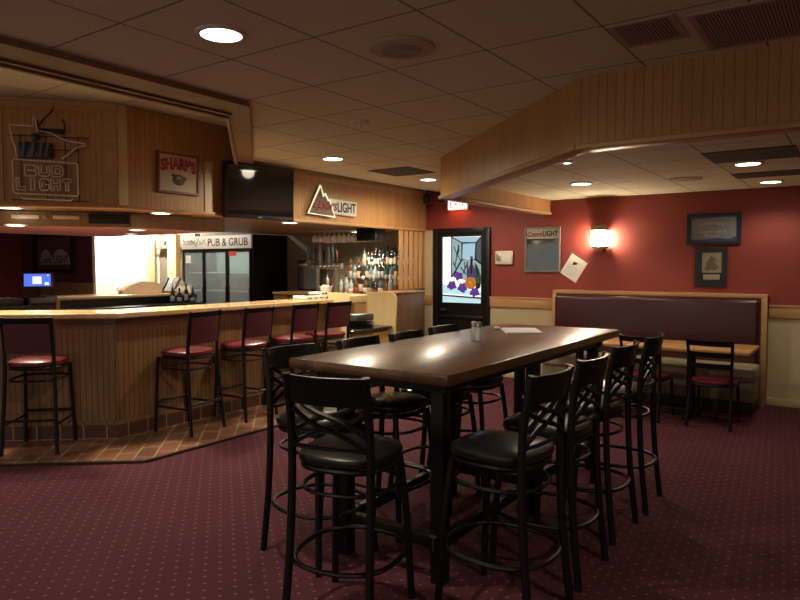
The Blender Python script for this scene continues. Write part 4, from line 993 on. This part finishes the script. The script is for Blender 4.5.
for k, x in enumerate((-0.10, 0.0, 0.10)):
    rm2 = Matrix.Translation((x, 0, 0.03)) @ Matrix.Rotation(R(28), 4, 'Y')
    MB().box((-0.012, -0.08, 0), (0.012, 0.08, 0.26), mtx=rm2).build('menu', M_DARK if k != 1 else mat('page_white', (0.7, 0.72, 0.8), 0.5), t)
t = thing('white_jug', 'white narrow-necked jug on the far counter in front of the fridge', 'jug', (-9.95, 7.42, FT))
MB().lathe([(0.07, 0), (0.085, 0.02), (0.08, 0.07), (0.035, 0.11), (0.02, 0.14), (0.02, 0.20), (0.024, 0.205), (0, 0.205)], 16).build('body', M_OFFW, t)
MB().tube([(0.02, 0, 0.18), (0.06, 0, 0.17), (0.07, 0, 0.09)], 0.007, 6).build('handle', M_OFFW, t)
o = MB().lathe([(0.04, 0), (0.052, 0.11), (0.048, 0.11), (0.037, 0.008), (0, 0.008)], 16).build('paper_cup', M_WHITE, loc=(-9.9, 7.53, FT)); tag(o, 'white paper cup at the right end of the far counter', 'cup')
for k in range(4):
    bottle(k % 4, 3, 3, 0, '%s dark bottle from left in the rail in front of the fridge' % ORD[k], (-9.62, 6.98+k*0.14, 0.917), 'bottles in the speed rail')

# framed sign on the plum wall
t = thing('framed_sign', 'dark framed sign with two pale mountains on the plum wall', 'framed sign', (-13.48, 7.0, 1.42))
w, h = 0.80, 0.78
mb = MB(); mb.box((-w, -0.05, 0), (-w+0.13, -0.001, h)); mb.box((w-0.13, -0.05, 0), (w, -0.001, h)); mb.box((-w+0.13, -0.05, 0), (w-0.13, -0.001, 0.07)); mb.box((-w+0.13, -0.05, h-0.07), (w-0.13, -0.001, h)); mb.build('frame', mat('sign_frame', (0.012, 0.008, 0.010), 0.4), t)
MB().box((-w+0.13, -0.02, 0.07), (w-0.13, -0.002, h-0.07)).build('sign_face', mat('sign_plum', (0.10, 0.055, 0.06), 0.4), t)
mb = MB()
for cx, rx, rz_ in ((-0.32, 0.26, 0.30), (0.26, 0.36, 0.31)):
    mb.wallprism([(cx-rx, 0.16)] + [(cx-rx*math.cos(a*PI/10), 0.16+rz_*math.sin(a*PI/10)) for a in range(1, 10)] + [(cx+rx, 0.16)], -0.024, -0.021)
mb.build('mountains', mat('mountain_grey', (0.34, 0.30, 0.30), 0.5), t)
writing('Coors', mat('sign_dark', (0.05, 0.02, 0.03), 0.5), t, -0.56, 0.18, 0.46, 0.16, y=-0.026, bold=0.01); writing('LIGHT', MATS['sign_dark'], t, 0.0, 0.18, 0.56, 0.16, y=-0.026, bold=0.01)

# pale posts and pictures beside the fridge
for x, wd, lab in ((-11.95, 0.07, 'thin wooden post at the end of the white wall'), (-11.16, 0.13, 'wide pale wooden post left of the fridge'), (-10.50, 0.07, 'thin pale post touching the fridge')):
    o = MB().box((-wd, -0.06, 0), (wd, 0.06, 2.165), 0.004).build('post', M_MAPLE, loc=(x, 8.15, 0.001)); tag(o, lab, 'post', 'wooden posts beside the fridge')
t = thing('wall_shelf', 'shelf between the pale posts with small pictures standing on it', 'shelf', (-11.2, 8.39, 1.90))
MB().box((-0.7, -0.16, 0), (0.7, -0.001, 0.03), 0.004).build('board', M_WALNUT, t)
for x, lab in ((-11.6, 'small black and white picture on the shelf, left of the wide post'), (-10.78, 'small black and white picture on the shelf, right of the wide post')):
    p = thing('small_picture', lab, 'picture', (x, 8.33, 1.931), 0, 'pictures on the shelf')
    MB().box((-0.18, -0.01, 0), (0.18, 0.01, 0.20), 0.003).build('board', M_WHITE, p)
    mb = MB(); mb.wallprism([(-0.14, 0.03), (-0.02, 0.03), (-0.02, 0.12), (-0.09, 0.15)], -0.013, -0.0105); mb.wallprism([(0.03, 0.05), (0.12, 0.05), (0.11, 0.17), (0.05, 0.16)], -0.013, -0.0105); mb.build('dark_figure', M_DARK, p)

# ------------------------------------------------------------------ signs and television on the canopy
t = thing('television', 'black flat television hung on the canopy beside the mountain sign', 'television', (-5.264, 4.866, 2.05), R(82))
t.rotation_euler = (R(1.1), 0, R(82))
MB().box((-0.385, -0.04, 0.0), (0.475, 0.04, 0.575), 0.012).build('casing', M_DARK, t)
MB().box((-0.365, -0.043, 0.045), (0.455, -0.0405, 0.555)).build('screen', mat('tv_glass', (0.006, 0.006, 0.007), 0.06, spec=0.6), t)
MB().box((-0.10, 0.04, 0.2), (0.10, 0.12, 0.4)).build('wall_bracket', M_BLACK, t)
MB().box((0.0, -0.0415, 0.015), (0.05, -0.0403, 0.028)).build('badge', M_STEEL, t)

t = thing('mountain_beer_sign', 'lit beer sign with a mountain outline and dark letters on the canopy', 'sign', (-5.40, 5.76, 2.16), R(90))
tri = [(0.0, 0.02), (0.215, 0.36), (0.27, 0.235), (0.30, 0.27), (0.36, 0.19), (0.385, 0.20), (0.475, 0.0)]
MB().wallprism(tri, -0.05, -0.001).build('mountain_panel', mat('mountain_brown', (0.14, 0.085, 0.065), 0.5), t)
mb = MB(); mb.tube([(x, -0.052, z) for x, z in tri], 0.011, 8, True); mb.build('lit_outline', emit('sign_glow', (1.0, 0.85, 0.55), 1.0), t)
MB().wallprism([(0.40, 0.045), (0.91, 0.03), (0.92, 0.21), (0.40, 0.22)], -0.045, -0.001).build('name_plate', emit('plate_glow', (0.72, 0.64, 0.46), 0.45), t)
writing('Coors', emit('sign_red', (0.30, 0.05, 0.04), 0.55), t, 0.09, 0.075, 0.43, 0.135, y=-0.055, shear=0.2, bold=0.015); writing('LIGHT', M_BLACK, t, 0.535, 0.065, 0.36, 0.125, y=-0.048, bold=0.02)

t = thing('framed_beer_sign', 'framed sign with arched red letters on the dark canopy panel', 'sign', (-5.40, 4.0, 2.25), R(90))
mb = MB(); mb.box((-0.235, -0.03, 0), (-0.215, -0.001, 0.38)); mb.box((0.215, -0.03, 0), (0.235, -0.001, 0.38)); mb.box((-0.215, -0.03, 0), (0.215, -0.001, 0.02)); mb.box((-0.215, -0.03, 0.36), (0.215, -0.001, 0.38)); mb.build('frame', wood('sign_wood', (0.16, 0.05, 0.02), (0.22, 0.075, 0.03), 0.4), t)
MB().box((-0.215, -0.015, 0.02), (0.215, -0.002, 0.36)).build('sign_face', mat('sign_tan', (0.62, 0.52, 0.36), 0.5), t)
writing("SHARP'S", mat('sign_letter_red', (0.50, 0.03, 0.025), 0.5), t, -0.195, 0.195, 0.39, 0.12, y=-0.016, bold=0.045, arc=0.03)
mb = MB(); mb.ball((0.0, -0.016, 0.13), 0.075, 10, (1.0, 0.06, 0.7)); mb.ball((0.06, -0.016, 0.15), 0.03, 8, (1.2, 0.08, 0.6)); mb.ball((-0.055, -0.016, 0.17), 0.025, 8, (1.0, 0.08, 0.6)); mb.build('emblem', mat('emblem_dark', (0.06, 0.055, 0.045), 0.5), t)
MB().ball((0.0, -0.020, 0.15), 0.028, 8, (1.0, 0.06, 0.5)).build('emblem_centre', mat('emblem_pale', (0.4, 0.36, 0.26), 0.5), t)

# unlit neon sign on the slanted canopy face
nb = FC + DC*0.9347
t = thing('neon_sign', 'unlit neon beer sign with tube lettering on the slanted canopy face', 'neon sign', (nb.x, nb.y, 2.12), RZC)
def np_(px, py): return ((px/5.0)*0.00781, -0.04, 2.13-2.12+(553-py)/5.0*0.0085)
TUBE = mat('neon_glass', (0.85, 0.76, 0.62), 0.25); TUBED = mat('neon_dim', (0.36, 0.29, 0.22), 0.3)
mb = MB()
mb.tube([np_(*p) for p in [(95, 350), (90, 300), (75, 260), (65, 190), (178, 192), (180, 150), (190, 152), (200, 212), (270, 222), (300, 240), (345, 258), (438, 268), (436, 278), (390, 290), (350, 325), (315, 350)]], 0.0065, 6)
mb.tube([np_(*p) for p in [(80, 358), (390, 368), (396, 376), (396, 525), (388, 533), (80, 526), (74, 518), (74, 366)]], 0.0075, 6, True)
mb.tube([np_(*p) for p in [(110, 540), (120, 552), (360, 556), (366, 544)]], 0.006, 6)
mb.build('outline_tube', TUBE, t)
def glyph_strokes(ch):
    G = {'B': [[(0, 0), (0, 1), (.8, 1), (1, .88), (1, .65), (.8, .52), (0.2, .52)], [(.8, .52), (1, .4), (1, .12), (.8, 0), (0, 0)]], 'U': [[(0, 1), (0, .15), (.2, 0), (.8, 0), (1, .15), (1, 1)], [(.25, 1), (.25, .3), (.75, .3), (.75, 1)]],
         'D': [[(0, 0), (0, 1), (.75, 1), (1, .75), (1, .25), (.75, 0), (0, 0)], [(.28, .25), (.28, .75), (.65, .75), (.72, .5), (.65, .25), (.28, .25)]], 'L': [[(0, 1), (0, 0), (1, 0), (1, .25), (.3, .25), (.3, 1), (0, 1)]],
         'I': [[(.3, 0), (.3, 1), (.7, 1), (.7, 0), (.3, 0)]], 'G': [[(1, .8), (.8, 1), (.2, 1), (0, .8), (0, .2), (.2, 0), (.8, 0), (1, .2), (1, .5), (.55, .5)], [(.3, .3), (.3, .7)]],
         'H': [[(0, 0), (0, 1), (.3, 1), (.3, .6), (.7, .6), (.7, 1), (1, 1), (1, 0), (.7, 0), (.7, .4), (.3, .4), (.3, 0), (0, 0)]], 'T': [[(.35, 0), (.35, .75), (0, .75), (0, 1), (1, 1), (1, .75), (.65, .75), (.65, 0), (.35, 0)]]}
    return G[ch]
for word, x0, x1, y0, y1 in (('BUD', 128, 330, 385, 438), ('LIGHT', 85, 370, 450, 508)):
    cw = (x1-x0)/len(word)
    for i, ch in enumerate(word):
        mb = MB()
        for s in glyph_strokes(ch): mb.tube([np_(x0+cw*(i+0.08+0.80*px), y1-(y1-y0)*pz) for px, pz in s], 0.0068, 6)
        mb.build('letter_tube', TUBE, t)
mb = MB()
for px in (115, 240, 335, 400):
    a, c = np_(px, 232), np_(px, 560); mb.tube([(a[0], -0.03, a[2]), (c[0], -0.03, c[2])], 0.0035, 5)
for py, xa, xb in ((240, 55, 455), (305, 105, 410), (362, 70, 400), (558, 60, 450)):
    a, c = np_(xa, py), np_(xb, py); mb.tube([(a[0], -0.03, a[2]), (c[0], -0.03, c[2])], 0.0035, 5)
mb.build('wire_grid', M_BLACK, t)
a, c = np_(205, 222), np_(328, 200); MB().box((a[0], -0.045, a[2]), (c[0], -0.001, c[2]), 0.004).build('transformer', M_DARK, t)
mb = MB(); mb.tube(smooth_path([(np_(200, 195)[0], -0.03, np_(200, 195)[2]), (np_(230, 150)[0], -0.02, np_(230, 150)[2]), (np_(275, 100)[0], -0.01, np_(275, 100)[2]), (np_(288, 45)[0], -0.006, np_(288, 30)[2])]), 0.005, 6)
for px in (185, 320): mb.tube(smooth_path([(np_(px, 150)[0], -0.03, np_(px, 150)[2]), (np_(px+12, 170)[0], -0.03, np_(px+12, 170)[2]), (np_(px+14, 205)[0], -0.03, np_(px+14, 205)[2])]), 0.006, 6)
mb.build('cord', M_BLACK, t)
mb = MB(); a, c = np_(105, 350), np_(272, 270); mb.box((a[0], -0.05, a[2]), (c[0], -0.032, c[2]), 0.01)
mb.ball(np_(188, 245), 0.036, 10, (1, 0.4, 1))
mb.build('blue_figure', mat('neon_navy', (0.035, 0.05, 0.065), 0.3), t)
mb = MB()
for px in (130, 175, 215, 245): a = np_(px, 345); c = np_(px, 275); mb.tube([(a[0], -0.056, a[2]), (c[0]+0.012, -0.056, c[2])], 0.014, 8)
mb.build('figure_tubes', mat('neon_blue_glass', (0.12, 0.16, 0.18), 0.25), t)

# small speakers at the ceiling corner by the door
for x, y, lab in ((-5.22, 8.15, 'small dark speaker in the ceiling corner left of the exit sign'), (-5.02, 8.22, 'small dark speaker right beside the other near the ceiling corner')):
    s = thing('corner_speaker', lab, 'speaker', (x, y, 2.55), R(30), 'corner speakers')
    MB().box((-0.06, -0.05, -0.09), (0.06, 0.05, 0.055), 0.01).build('case', mat('speaker_brown', (0.05, 0.03, 0.02), 0.5), s)
    MB().box((-0.05, -0.055, -0.08), (0.05, -0.051, 0.045), 0.003).build('grille', M_BLACK, s)
    MB().tube([(0, 0, 0.05), (0, 0, 0.1)], 0.012, 8).build('bracket', M_BLACK, s)
